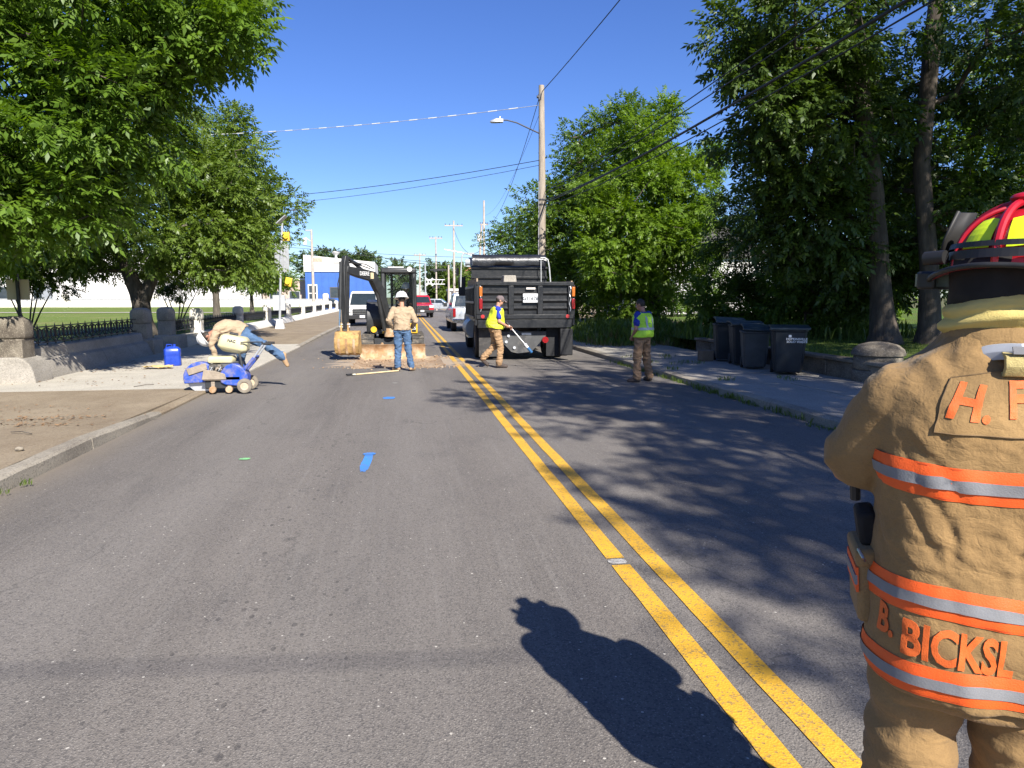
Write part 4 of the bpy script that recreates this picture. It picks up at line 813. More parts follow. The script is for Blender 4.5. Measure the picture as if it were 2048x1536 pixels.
# ================================================================ vehicles
TYRE = M("tyre", (.016, .016, .017), .85, .3, 20, bs=.3, bscale=50); RIM = M("rim_grey", (.35, .35, .36), .4, .2, 8, metal=.7); CHROME = M("chrome", (.55, .56, .58), .15, .1, 5, metal=1)
GLASS = M("car_glass", (.02, .028, .03), .06, .15, 2, spec=.9); REDL = M("red_lens", (.22, .008, .01), .2, .2, 20); ORL = M("orange_lens", (.40, .11, .012), .25, .2, 20); CLEARL = M("clear_lens", (.6, .6, .58), .12, .1, 20)
def wheel(parent, c, r, w, rim=RIM, name="wheel", tyre=None):
    mb = MB(); m = Matrix.Rotation(R(90), 3, 'Y'); prof = [(r*.55, -w/2), (r*.86, -w/2), (r*.97, -w*.42), (r, -w*.25), (r, w*.25), (r*.97, w*.42), (r*.86, w/2), (r*.55, w/2)]
    mb.lathe(prof, c, 24, m); o = mb.build(name, tyre or TYRE, parent); k = MB(); k.lathe([(.02, -w*.30), (r*.3, -w*.30), (r*.34, -w*.22), (r*.50, -w*.25), (r*.585, -w*.42), (r*.585, w*.42), (r*.5, w*.25), (r*.3, w*.30), (.02, w*.30)], c, 20, m, cap=True); k.build("rim", rim, o); return o
def pickup(label, loc, rz, paint, cat="pickup truck", bed=True, roof=1.88, group=None):
    """front faces local -Y"""
    t = thing("pickup_truck" if bed else "parked_car", label, cat, loc, rz, group); L = 5.5; w = .97
    side = [(-2.7, .45), (-2.74, .78), (-2.68, 1.05), (-1.35, 1.16), (-1.25, 1.18), (2.72, 1.2), (2.75, .5), (2.2, .42), (-2.2, .42)] if bed else [(-2.2, .35), (-2.25, .6), (-2.15, .82), (-1.0, .95), (1.6, .98), (2.2, .9), (2.25, .45), (2.0, .33)]
    mb = MB(); rings = []
    for x, k in ((-w, .94), (-w*.94, 1.0), (w*.94, 1.0), (w, .94)): rings.append([(x, y*(1 if abs(x) < w*.95 else .985), .42+(z-.42)*k) for y, z in side])
    mb.loft(rings); mb.build("body", paint, t, .03)
    a0, a1, b0, b1 = (-1.35, -.72, 1.25, 1.05) if bed else (-1.0, -.35, 1.55, .95); zb = 1.17 if bed else .95; zt = roof
    c = MB(); c.loft([[(-w*.93, a0, zb), (w*.93, a0, zb), (w*.93, b0, zb), (-w*.93, b0, zb)], [(-w*.78, a1, zt-.06), (w*.78, a1, zt-.06), (w*.78, b1, zt-.06), (-w*.78, b1, zt-.06)], [(-w*.7, a1+.12, zt), (w*.7, a1+.12, zt), (w*.7, b1-.1, zt), (-w*.7, b1-.1, zt)]]); c.build("cab", paint, t, .03)
    e = .006
    def lerpq(z, y0, y1): k = (z-zb)/(zt-.06-zb); return y0+(y1-y0)*k
    za, zc = zb+.05, zt-.13
    def wx(z): k = (z-zb)/(zt-.06-zb); return w*.93+(w*.78-w*.93)*k
    f_ = MB(); f_.add([(-wx(za)+.09, lerpq(za, a0, a1)-.012, za), (wx(za)-.09, lerpq(za, a0, a1)-.012, za), (wx(zc)-.08, lerpq(zc, a0, a1)-.012, zc), (-wx(zc)+.08, lerpq(zc, a0, a1)-.012, zc)], [(0, 1, 2, 3)]); f_.build("windscreen", GLASS, t)
    f_ = MB(); f_.add([(-wx(za)+.12, lerpq(za, b0, b1)+.012, za), (wx(za)-.12, lerpq(za, b0, b1)+.012, za), (wx(zc)-.1, lerpq(zc, b0, b1)+.012, zc), (-wx(zc)+.1, lerpq(zc, b0, b1)+.012, zc)], [(0, 3, 2, 1)]); f_.build("rear_window", GLASS, t)
    for s in (-1, 1):
        m_ = (a0+b0)/2+.1
        for q0, q1, nm in ((a0+.28, m_-.04, "side_window"), (m_+.04, b0-.2, "side_window")):
            f_ = MB(); f_.add([(s*(wx(za)+e), q0, za), (s*(wx(za)+e), q1, za), (s*(wx(zc)+e), lerpq(zc, q1, q1-(.1 if q1 > m_ else 0)), zc), (s*(wx(zc)+e), max(q0, lerpq(zc, a0, a1)+.1), zc)], [(0, 1, 2, 3)]); f_.build(nm, GLASS, t)
        MB().box((s*(w+.12), a0+.35, zb+.12), (.2, .09, .2)).build("mirror", BLK, t, .02)
        hy = side[1][0]-.02
        MB().box((s*w*.78, hy+.02, .92 if bed else .66), (w*.36, .08, .22 if bed else .13)).build("headlight", CLEARL, t, .02)
        MB().box((s*w*.90, side[-3][0]+(.03 if bed else .05), .95 if bed else .7), (.14, .05, .42 if bed else .18)).build("tail_light", REDL, t, .01)
        for y in ((-1.75, 1.65) if bed else (-1.4, 1.35)): wheel(t, (s*(w-.13), y, .39 if bed else .32), .39 if bed else .32, .26)
    g = MB().box((0, side[1][0]-.01, .84 if bed else .58), (w*1.15, .06, .32 if bed else .14)).build("grille", BLK, t, .01)
    for i in range(3): MB().box((0, side[1][0]-.045, (.74 if bed else .54)+.1*i*(1 if bed else .4)), (w*1.1, .02, .02)).build("grille_bar", CHROME, g)
    MB().box((0, side[0][0]-.05, .52 if bed else .40), (w*1.98, .16, .24 if bed else .2)).build("front_bumper", BLK, t, .03); MB().box((0, side[-3][0]+.06, .55 if bed else .42), (w*1.95, .14, .2)).build("rear_bumper", CHROME if bed else paint, t, .03)
    MB().box((0, side[0][0]-.14, .56 if bed else .45), (.3, .01, .15)).build("number_plate", WHP, t)
    if bed: MB().bb(-w*.85, w*.85, 1.35, 2.66, 1.195, 1.21).build("bed_cover", BLK, t)
    return t
CARW = M("white_car_paint", (.62, .62, .61), .25, .05, 2, coat=.5); CARR = M("red_car_paint", (.42, .018, .03), .22, .1, 2, coat=.6); CARS = M("silver_car_paint", (.42, .44, .46), .28, .08, 2, metal=.4, coat=.5); CARB = M("dark_car_paint", (.03, .035, .05), .25, .15, 2, coat=.5); CARU = M("blue_car_paint", (.03, .07, .25), .25, .15, 2, coat=.5)
pickup("white pickup truck facing the camera behind the excavator", (-2.35, 45.5, 0), 0, CARW, roof=2.05)
pickup("red pickup truck facing the camera beyond the excavator cab", (1.45, 62, 0), 3, CARR, roof=1.85)
pickup("silver white pickup seen from behind, past the truck's left side", (3.35, 37.5, 0), 180, CARS, roof=1.9)
pickup("light coloured car beside the shed behind the red pickup", (4.2, 84, 0), 80, CARS, "car", False, 1.5)
for i, (x, y, rz, pm, lb_) in enumerate(((-14.6, 101, 90, CARU, "blue parked car in front of the pale brick building"), (-9.8, 103, 90, CARB, "dark parked car at the foot of the blue building"), (-19.5, 102, 90, CARS, "silver parked car, leftmost of the row by the park"), (-6.2, 104, 84, CARU, "blue and white parked car under the blue building window"))): pickup(lb_, (x, y, 0), rz, pm, "car", False, 1.5)
# ---------------------------------------------------------------- dump truck (rear towards the camera)
TBLK = M("truck_black", (.006, .0065, .0075), .42, .3, 5, bs=.12, bscale=18, c2=(.10, .09, .08), amt=.22, s2=9, spec=.5); TGREY = M("truck_grey", (.30, .33, .36), .4, .12, 4); PLY = M("weathered_plank", (.32, .24, .16), .85, .3, 6, sc=(.4, .4, 3)); TARP = M("black_tarp", (.014, .015, .018), .35, .3, 6, bs=.6, bscale=9, spec=.6); ALU = M("aluminium_tube", (.62, .62, .60), .35, .1, 6, metal=.6); FLAP = M("mud_flap", (.006, .006, .007), .7, .3, 6); DUSTB = M("dusty_black", (.035, .032, .03), .7, .4, 7, c2=(.14, .12, .095), amt=.36, s2=5)
T = thing("dump_truck", "black dump truck with raised cab guard parked in the right lane", "truck", (3.22, 18.72, 0), -1)
tg = MB().bb(-1.28, 1.28, .02, .07, 1.16, 2.06).build("tailgate", TBLK, T, .008)
for z0, z1 in ((2.0, 2.10), (1.12, 1.24)): MB().bb(-1.31, 1.31, -.06, .02, z0, z1).build("tailgate_rail", TBLK, tg, .012)
for x in (-1.24, -.38, .40, 1.22): MB().bb(x-.075, x+.075, -.05, .02, 1.24, 2.0).build("tailgate_post", TBLK, tg, .012)
for x0, x1 in ((-1.165, -.455), (-.305, .325), (.475, 1.145)):
    for z in (1.40, 1.60, 1.80): MB().add([(x0, .018, z-.06), (x1, .018, z-.06), (x1, -.02, z), (x0, -.02, z), (x1, .018, z+.05), (x0, .018, z+.05)], [(0, 1, 2, 3), (3, 2, 4, 5)]).build("tailgate_rib", TBLK, tg)
MB().bb(-.07, .33, -.075, -.055, 1.55, 1.79).build("number_plate", WHP, T, .015); text_on("G11676", M("plate_ink", (.02, .03, .04), .6), T, (.13, -.078, 1.66), (90, 0, 0), .13, .003, .001); MB().bb(.02, .26, -.07, -.055, 1.90, 1.95).build("sticker", M("sticker_pale", (.6, .55, .5), .6), T)
MB().bb(-1.27, 1.27, -.03, .10, .88, 1.11).build("rear_sill", TBLK, T, .012)
for s in (-1, 1):
    MB().bb(s*1.31-.035, s*1.31+.035, -.03, .10, .95, 2.02).build("corner_post", TBLK, T, .01)
    MB().box((s*1.19 if s < 0 else 1.29, -.075, 1.84), (.085, .05, .26)).build("indicator", ORL, T, .015); MB().box((s*1.19 if s < 0 else 1.29, -.075, 1.52), (.09, .05, .28)).build("tail_light", REDL, T, .015)
    MB().cyl((s*1.14, -.062, 1.19), (s*1.14, -.075, 1.19), .05, n=18).build("reflector", M("reflector_red", (.35, .03, .03), .3), T)
    # bed sides with stakes and plank sideboards
    sd2 = MB().bb(s*1.27-.03, s*1.27+.03, .10, 3.35, 1.12, 1.98).build("bed_side", TBLK, T, .008)
    for i in range(7): MB().bb(s*1.335-.03, s*1.335+.03, .30+.48*i, .38+.48*i, 1.12, 1.98).build("stake", TBLK, sd2, .008)
    for z in (1.12, 1.52, 1.93): MB().bb(s*1.335-.028, s*1.335+.028, .1, 3.35, z, z+.07).build("side_rail", TBLK, sd2, .008)
    MB().bb(s*1.27-.02, s*1.27+.02, .06, 3.3, 1.99, 2.19 if s < 0 else 2.13).build("sideboard", PLY, T)
    for y in (1.25,):
        for q in (0, 1): wheel(T, (s*(1.13-.30*q), y, .51), .51, .26)
    MB().bb(s*.92-.29, s*.92+.29, .30, .33, .10, .92).build("mud_flap", FLAP if s > 0 else DUSTB, T)
    wheel(T, (s*1.05, 5.55, .5), .5, .28)
MB().bb(.95, 1.30, -.02, .18, .14, .86).build("tool_chest", FLAP, T, .02)
for s in (-1, 1):
    ch = [(s*1.2+.02*math.sin(i*1.3), -.075-.015*(i % 2), 1.98-.055*i) for i in range(13)]
    for i in range(12): MB().cyl(ch[i], ch[i+1], .011, n=5).build("chain_link", STEEL, T)
bd = MB().bb(-1.24, 1.24, .10, 3.35, 1.02, 1.12).build("bed_floor", TBLK, T)
# bulkhead, cab guard and rolled tarp
MB().bb(-1.16, 1.20, 3.36, 3.44, 1.1, 2.62).build("bulkhead", TBLK, T, .01)
for z in (2.30, 2.60): MB().bb(-1.18, 1.22, 3.30, 3.36, z-.035, z+.035).build("bulkhead_rib", TBLK, T, .01)
MB().add([(-1.16, 3.38, 2.62), (1.20, 3.38, 2.62), (1.20, 4.5, 2.96), (-1.16, 4.5, 2.96), (-1.16, 3.38, 2.56), (1.20, 3.38, 2.56), (1.20, 4.5, 2.90), (-1.16, 4.5, 2.90)], [(0, 1, 2, 3), (7, 6, 5, 4), (0, 4, 5, 1), (1, 5, 6, 2), (2, 6, 7, 3), (3, 7, 4, 0)]).build("cab_guard", TBLK, T)
rings = []
for i in range(17):
    x = -1.14+2.3*i/16; e = .03*noise.noise(V((x*3, 0, 1))); dr = .05*noise.noise(V((x*2, 5, 1)))
    rings.append([(x, 3.22+e, 2.66+dr), (x, 3.18-e, 2.80), (x, 3.24+e, 2.93+dr*.5), (x, 3.36, 3.0+dr*.4), (x, 3.50, 2.97), (x, 3.52, 2.80), (x, 3.46, 2.66)])
MB().loft(rings).build("rolled_tarp", TARP, T, ang=70)
MB().tube([(-1.52, 3.0, 2.0), (-1.50, 3.02, 2.6), (-1.47, 3.05, 2.94), (-1.40, 3.06, 3.01), (-1.1, 3.08, 3.01)], .022, 8).build("tarp_arm", ALU, T)
MB().tube([(1.26, 3.0, 2.05), (1.22, 3.05, 2.6), (1.18, 3.08, 2.84), (1.08, 3.1, 2.90), (.95, 3.1, 2.90)], .022, 8).build("tarp_arm", ALU, T); MB().cyl((.98, 3.12, 2.05), (.97, 3.12, 2.85), .015, n=6).build("tarp_cord", ALU, T)
MB().cyl((-1.36, 3.25, 2.76), (-1.22, 3.25, 2.76), .1, n=16).build("tarp_motor", TGREY, T)
# hitch plate and frame
MB().py([(-.70, .78), (.62, .78), (.62, .66), (.22, .22), (-.16, .18), (-.34, .22), (-.70, .60)], .24, .29).build("hitch_plate", M("hitch_grey", (.055, .055, .055), .6, .3, 6, c2=(.15, .135, .115), amt=.35), T, .008)
for x, z in ((-.42, .66), (-.48, .50), (.05, .42), (-.26, .34)): MB().cyl((x, .235, z), (x, .20, z), .04, n=14).build("hitch_ring", STEEL, T)
MB().cyl((.58, .22, .55), (.58, .15, .55), .085, n=18).build("tail_lamp", REDL, T); MB().bb(-.06, .20, .215, .236, .68, .74).build("plate_tag", WHP, T)
for s in (-1, 1): MB().bb(s*.42-.05, s*.42+.05, .3, 6.6, .62, .9).build("chassis_rail", FLAP, T)
MB().cyl((-.9, 1.25, .51), (.9, 1.25, .51), .09).build("rear_axle", FLAP, T); MB().ell((0, 1.25, .5), (.22, .2, .2)).build("differential", FLAP, T)
# cab
cb = MB(); cb.loft([[(-1.02, y0, z), (1.02, y0, z), (1.02, y1, z), (-1.02, y1, z)] for y0, y1, z in ((3.7, 5.6, .75), (3.7, 5.7, 1.6), (3.75, 5.25, 2.45), (3.9, 5.05, 2.56))]); cb.build("cab", CARW, T, .05)
MB().loft([[(-.85*k, y, .85), (.85*k, y, .85), (.85*k, y, z), (-.85*k, y, z)] for y, k, z in ((5.55, 1.05, 1.6), (6.6, .95, 1.45), (6.85, .9, 1.2))]).build("bonnet", CARW, T, .04)
MB().add([(-.8, 3.735, 1.75), (.8, 3.735, 1.75), (.78, 3.755, 2.3), (-.78, 3.755, 2.3)], [(0, 1, 2, 3)]).build("rear_window", GLASS, T)
for s in (-1, 1):
    MB().add([(s*1.028, 3.95, 1.65), (s*1.028, 5.45, 1.65), (s*1.028, 5.15, 2.3), (s*1.028, 4.0, 2.3)], [(0, 1, 2, 3)]).build("side_window", GLASS, T)
    MB().box((s*1.34, 5.15, 2.05), (.24, .10, .62)).build("mirror", BLK, T, .03); MB().tube([(s*1.03, 5.15, 2.3), (s*1.34, 5.15, 2.42), (s*1.34, 5.15, 2.3)], .018, 6).build("mirror_arm", BLK, T)
    MB().cyl((s*1.05, 3.5, .72), (s*1.05, 5.0, .72), .30, n=20).build("fuel_tank", TGREY, T, .02); MB().box((s*1.05, 4.2, .45), (.4, .9, .06)).build("step", ALU, T)
    w_ = MB(); w_.tube([(s*1.08, 5.55+.66*math.cos(q), .55+.6*math.sin(q)) for q in np.linspace(-.1, 3.25, 10)], .14, 6); w_.build("fender", TGREY, T)
MB().box((0, 1.9, 1.5), (2.3, 2.4, .5)).build("bed_load", SOIL, T)
cbk = thing("concrete_block", "grey wedge shaped concrete block lying on the truck load", "block", (3.05, 20.55, 1.72), 6); MB().box((0, 0, .30), (.48, .4, .6), None, (.72, .8)).build("block", WALKGREY, cbk, .02)
# ---------------------------------------------------------------- excavator (facing the camera)
EBLK = M("excavator_black", (.028, .029, .03), .45, .25, 6, c2=(.16, .14, .11), amt=.24, s2=7); EYEL = M("excavator_yellow", (.62, .36, .02), .4, .12, 5, c2=(.25, .17, .08), amt=.2, s2=6); RUST = M("rusty_steel", (.33, .19, .09), .8, .35, 5, bs=.35, bscale=25, c2=(.50, .40, .28), amt=.45, s2=3.5); BUCK = M("muddy_bucket", (.40, .25, .09), .85, .4, 6, bs=.5, bscale=16, c2=(.16, .09, .045), amt=.42, s2=6); TRK = M("track_rubber", (.045, .042, .038), .85, .3, 10, c2=(.22, .18, .13), amt=.4, s2=6); CGLASS = glassmat("cab_glass", (.92, .95, .94), .04)
E0 = V((-.3, 22.0, 0)); X = thing("mini_excavator", "black and yellow compact excavator facing the camera at the dug patch", "excavator", E0)
def W(*p): return tuple(V(p)-E0)
def wbox(x0, x1, y0, y1, z0, z1): return MB().bb(x0-E0.x, x1-E0.x, y0-E0.y, y1-E0.y, z0, z1)
bl_ = MB(); bl_.loft([[W(x, 20.45+dy, z) for dy, z in ((.02, -.07), (.10, .06), (.12, .18), (.06, .30), (0, .36), (.03, .365), (.10, .31), (.16, .18), (.14, .05), (.06, -.07))] for x in (-1.22, -.6, 0, .62)]); bd_ = bl_.build("dozer_blade", RUST, X)
for x in (-.62, .02): MB().cyl(W(x, 20.6, .18), W(x, 21.3, .32), .05, n=8).build("blade_arm", RUST, bd_)
for x0, x1 in ((-1.20, -.86), (.26, .60)):
    tr = MB(); pr = [(math.cos(q), math.sin(q)) for q in np.linspace(math.pi/2, 3*math.pi/2, 7)]; out = [(21.32+.28*a, .29+.29*b) for a, b in pr]+[(23.3-.28*a, .29-.29*b) for a, b in pr]
    tr.prism(out, lambda u, v, k: W(x1 if k else x0, u, v)); to = tr.build("track", TRK, X, .02)
    n = 34; per = []
    for i in range(len(out)):
        a, b = V(out[i]), V(out[(i+1) % len(out)]); m_ = max(1, int((b-a).length/.13))
        for k in range(m_): per.append((a.lerp(b, (k+.5)/m_), (b-a)))
    for p_, d_ in per: MB().box((( x0+x1)/2-E0.x, p_.x-E0.y, p_.y), ((x1-x0)+.01, .05, .05), (math.degrees(math.atan2(d_.y, d_.x)), 0, 0)).build("track_pad", TRK, to)
wbox(-.86, .26, 21.5, 23.1, .22, .48).build("undercarriage", EBLK, X, .02); MB().cyl(W(-.3, 22.3, .48), W(-.3, 22.3, .62), .45, n=24).build("slew_ring", EBLK, X)
wbox(-.98, .42, 21.55, 23.35, .60, .74).build("platform", EBLK, X, .02); wbox(.0, .43, 21.45, 21.6, .62, .92).build("front_panel", EYEL, X, .02); wbox(.26, .38, 21.435, 21.452, .67, .88).build("decal", BLK, X); text_on("35", WHP, X, W(.32, 21.428, .77), (90, 0, 0), .12, .002, .001)
wbox(-.62, .0, 21.47, 21.6, .62, .68).build("front_sill", EYEL, X, .01)
MB().loft([[W(x, y, z) for y, z in ((21.75, .62), (21.62, 1.0), (21.68, 1.32), (21.9, 1.55), (22.5, 1.62), (23.3, 1.5), (23.45, .8), (23.4, .62))] for x in (-1.08, -1.0, -.70, -.62)]).build("engine_cover", EBLK, X, .03); wbox(-.98, .42, 23.0, 23.5, .62, 1.35).build("counterweight", EYEL, X, .06)
MB().cyl(W(-.86, 21.6, .74), W(-.86, 21.5, .74), .09, n=16).build("swing_hub", EYEL, X)
# cab: posts, roof, glazing
cx0, cx1, cy0, cy1 = -.60, .40, 21.55, 22.95
for x in (cx0+.04, cx1-.05):
    MB().tube([W(x, cy0+.05, .85), W(x, cy0, 1.5), W(x, cy0+.08, 2.44)], [.07, .07, .07], 6).build("cab_post", EBLK, X); MB().tube([W(x, cy1-.05, .85), W(x, cy1-.1, 2.44)], .065, 6).build("cab_post", EBLK, X)
MB().tube([W(cx1-.16, cy0+.55, .85), W(cx1-.16, cy0+.5, 2.44)], .04, 6).build("cab_post", EBLK, X); MB().tube([W(-.33, cy1-.06, .85), W(-.33, cy1-.08, 2.44)], .04, 6).build("cab_post", EBLK, X)
wbox(cx0-.03, cx1+.02, cy0-.02, cy1+.02, 2.39, 2.56).build("cab_roof", EBLK, X, .05); wbox(cx0+.18, cx1-.35, cy0+.2, cy1-.3, 2.56, 2.60).build("roof_hatch", WHP, X, .01)
wbox(cx1-.12, cx1+.015, cy0+.1, cy0+.22, .9, 2.44).build("door_frame", EBLK, X, .02); wbox(cx0, cx1, cy0+.02, cy0+.12, .74, 1.02).build("cab_sill", EBLK, X, .02); wbox(cx1-.05, cx1, cy0+.05, cy1, .74, 1.15).build("cab_door", EBLK, X, .02)
for n_, (a, b) in {"front_glass": ((cx0+.08, cx1-.1), (cy0+.035, cy0+.045)), "rear_glass": ((cx0+.06, cx1-.08), (cy1-.09, cy1-.08))}.items(): wbox(a[0], a[1], b[0], b[1], 1.0, 2.42).build(n_, CGLASS, X)
wbox(cx0+.01, cx0+.02, cy0+.1, cy1-.1, 1.2, 2.42).build("side_glass", CGLASS, X); wbox(cx1-.02, cx1-.01, cy0+.1, cy1-.1, 1.2, 2.42).build("side_glass", CGLASS, X)
MB().cyl(W(.22, cy0-.03, 2.52), W(.22, cy0+.05, 2.52), .075, n=16).build("work_lamp", CLEARL, X); MB().cyl(W(.36, cy0-.06, 1.0), W(.37, cy0-.06, 2.3), .03, n=8).build("grab_rail", EBLK, X)
st_ = wbox(-.24, .28, 22.15, 22.65, 1.0, 1.28).build("seat", BLK, X, .05); wbox(-.22, .26, 22.6, 22.72, 1.2, 1.85).build("backrest", BLK, X, .05)
for x in (-.3, .12): MB().cyl(W(x, 21.85, .95), W(x, 21.88, 1.42), .018, n=6).build("lever", BLK, X)
# boom, stick, bucket
def beam(name, pts, w, hs, mat, parent=X, side=(1, 0, 0)):
    rings = []; pts = [V(p) for p in pts]
    for i, p in enumerate(pts):
        t = (pts[min(i+1, len(pts)-1)]-pts[max(i-1, 0)]).normalized(); u = t.cross(V((0, 0, 1)) if abs(t.z) < .95 else V((.6, .8, 0))).normalized(); n = u.cross(t).normalized()
        rings.append([tuple(p-E0+u*a*w/2+n*b*hs[i]/2) for a, b in ((-1, -1), (1, -1), (1, 1), (-1, 1))])
    return MB().loft(rings).build(name, mat, parent, .015)
bdir = V((-.80, -1.15, 0)).normalized(); foot = V((-.40, 21.45, .78))
kn = foot+bdir*.42+V((0, 0, 1.05)); kn2 = foot+bdir*.78+V((0, 0, 1.50)); tip = foot+bdir*1.95+V((0, 0, 1.66))
bm_ = beam("boom", [foot, foot.lerp(kn, .55), kn, kn2, kn2.lerp(tip, .5), tip], .17, [.20, .26, .30, .30, .26, .18], EBLK)
nv = bdir.cross(V((0, 0, 1))).normalized(); 
if nv.y > 0: nv = -nv
tc = kn2.lerp(tip, .40)-E0+nv*.10; ang = math.degrees(math.atan2(-bdir.y, -bdir.x)) 
to_ = text_on("DEERE", WHP, X, tuple(tc), (90, 0, ang), .15, .004, .002); dl = MB().box(tuple(kn2.lerp(tip, .10)-E0+nv*.092), (.13, .012, .17), (0, 0, ang)).build("decal", M("decal_cream", (.62, .50, .30), .5, .3, 20), X)
MB().cyl(foot-E0+bdir*.24+V((0, 0, -.06)), kn-E0+bdir*.16+V((0, 0, .05)), .055, n=12).build("lift_cylinder", EBLK, X); MB().cyl(kn-E0+bdir*-.02+V((0, 0, .22)), tip-E0+V((0, 0, .34))-bdir*.05, .045, n=12).build("stick_cylinder", EBLK, X); MB().cyl(kn2-E0+bdir*.5+V((0, 0, .30)), tip-E0+V((0, 0, .34)), .028, n=10).build("cylinder_rod", CHROME, X)
MB().cyl(W(*foot), W(*(foot+V((0, 0, -.25)))), .16, n=16).build("swing_post", RUST, X); MB().box(tuple(foot-E0+V((0, 0, -.12))-bdir*.15), (.35, .4, .26), (0, 0, 30)).build("swing_bracket", DUSTB, X, .03)
up_ = tip+V((0, 0, .36)); dn_ = tip+bdir*.06+V((0, 0, -1.62))
beam("stick", [up_, tip+V((0, 0, .1)), tip.lerp(dn_, .5), dn_], .14, [.10, .24, .19, .13], EBLK); MB().cyl(tip-E0+bdir*.17+V((0, 0, .2)), dn_-E0+bdir*.20+V((0, 0, .55)), .045, n=12).build("bucket_cylinder", EBLK, X); MB().cyl(dn_-E0+bdir*.20+V((0, 0, .6)), dn_-E0+bdir*.24+V((0, 0, .12)), .026, n=10).build("cylinder_rod", CHROME, X)
for h0, h1, o in ((kn2, tip, .0), (tip, dn_, .12)):
    for k in (.05, -.05): MB().tube([h0-E0+V((k, 0, .22)), h0.lerp(h1, .4)-E0+V((k*2.2, -.06, .26))+bdir*o, h1-E0+V((k, 0, .20))+bdir*o], .014, 6).build("hose", RUB, X)
Bc = dn_+bdir*.02+V((.08, 0, -.33)); bw_ = .31; prof = [(.10, .30), (-.16, .27), (-.30, .10), (-.32, -.10), (-.20, -.29), (.02, -.36), (.26, -.30), (.28, -.27), (.03, -.31), (-.17, -.25), (-.27, -.08), (-.25, .09), (-.13, .22), (.10, .26)]
ax = V((1, -.12, 0)).normalized(); fw = V((-.12, -1, 0)).normalized()*-1
def bp(u, v, s): return tuple(Bc-E0+ax*s+fw*u+V((0, 0, v)))
bk = MB().prism(prof, lambda u, v, k: bp(u, v, bw_ if k else -bw_)).build("bucket", BUCK, X)
for s in (-bw_, bw_): MB().prism([(.10, .30), (-.16, .27), (-.30, .10), (-.32, -.10), (-.20, -.29), (.02, -.36), (.26, -.30), (.16, .0)], lambda u, v, k: bp(u, v, s+(.012 if k else -.012))).build("bucket_cheek", BUCK, bk)
for i in range(5): MB().loft([[bp(.24+d, -.29-d*.5, -bw_+.06+.125*i+a) for a in (-.03, .03)]+[bp(.24+d, -.33-d*.3+d*.02, -bw_+.06+.125*i+a) for a in (.03, -.03)] for d in (0, .13)]).build("tooth", RUST, bk)
for s in (-.09, .09): MB().prism([(-.10, .24), (.10, .28), (.06, .50), (-.02, .52)], lambda u, v, k: bp(u, v, s-.08+(.02 if k else -.02))).build("bucket_ear", BUCK, bk)
for z_ in (-.2, 0., .2): MB().prism([(-.315, .10), (-.335, -.10), (-.21, -.305), (.0, -.375), (0, -.36), (-.20, -.28), (-.31, -.09)], lambda u, v, k: bp(u, v, z_+(.03 if k else -.03))).build("wear_strap", RUST, bk)
for q in (.40, .47): MB().cyl(bp(0, q, -.22), bp(0, q, .06), .035, n=10).build("bucket_pin", STEEL, bk)
# ================================================================ people
SKIN = M("skin", (.42, .22, .14), .55, .12, 12, c2=(.36, .15, .10), amt=.3, s2=8); SKIN2 = M("tanned_skin", (.33, .16, .10), .55, .12, 12)
HAIR = M("dark_hair", (.025, .018, .012), .7, .4, 60, sc=(1, 1, .3)); TANS = M("tan_shirt", (.36, .265, .17), .9, .12, 7, bs=.25, bscale=160); JEAN = M("blue_jeans", (.055, .105, .19), .9, .25, 9, bs=.3, bscale=200, c2=(.11, .17, .26), amt=.35, s2=5); KHAKI = M("brown_work_trousers", (.30, .185, .095), .92, .15, 7, bs=.25, bscale=180); KHAKI2 = M("dark_tan_trousers", (.22, .135, .075), .92, .15, 7, bs=.25, bscale=180)
BLUES = M("royal_blue_shirt", (.012, .03, .28), .85, .15, 8, bs=.2, bscale=160); VEST1 = M("yellow_hivis", (.62, .72, .03), .6, .08, 6, bs=.2, bscale=120); VEST2 = M("lime_hivis", (.42, .72, .04), .6, .08, 6, bs=.2, bscale=120); REFL = M("reflective_tape", (.42, .43, .43), .35, .08, 20); HATW = M("white_hard_hat", (.78, .77, .74), .35, .05, 8); BOOT = M("tan_boot", (.33, .21, .11), .8, .25, 9); BOOTD = M("dark_boot", (.05, .035, .028), .7, .25, 9); CAPM = M("grey_cap", (.13, .10, .10), .85, .2, 9); NAVY = M("dark_shirt", (.02, .022, .03), .85, .2, 8)
GLOVE = M("rust_glove", (.28, .07, .04), .85, .3, 12)
def mirror_default():
    J = dict(pel=(0, 0, .95), wai=(0, .0, 1.09), che=(0, .0, 1.29), nek=(0, -.015, 1.475), hed=(0, .015, 1.63))
    for s, k in (('l', -1), ('r', 1)):
        J['sh'+s] = (k*.185, -.01, 1.415); J['el'+s] = (k*.255, -.03, 1.13); J['wr'+s] = (k*.25, .09, .90); J['ha'+s] = (k*.245, .13, .82)
        J['hi'+s] = (k*.095, 0, .93); J['kn'+s] = (k*.115, .02, .50); J['an'+s] = (k*.125, -.02, .10); J['to'+s] = (k*.14, .15, .035)
    return J
def ringpts(c, s, f, rx, ry, n=18, sq=2.3):
    out = []
    for j in range(n):
        q = 2*math.pi*j/n; a, b = math.cos(q), math.sin(q)
        out.append(V(c)+s*math.copysign(abs(a)**(2/sq), a)*rx+f*math.copysign(abs(b)**(2/sq), b)*ry)
    return out
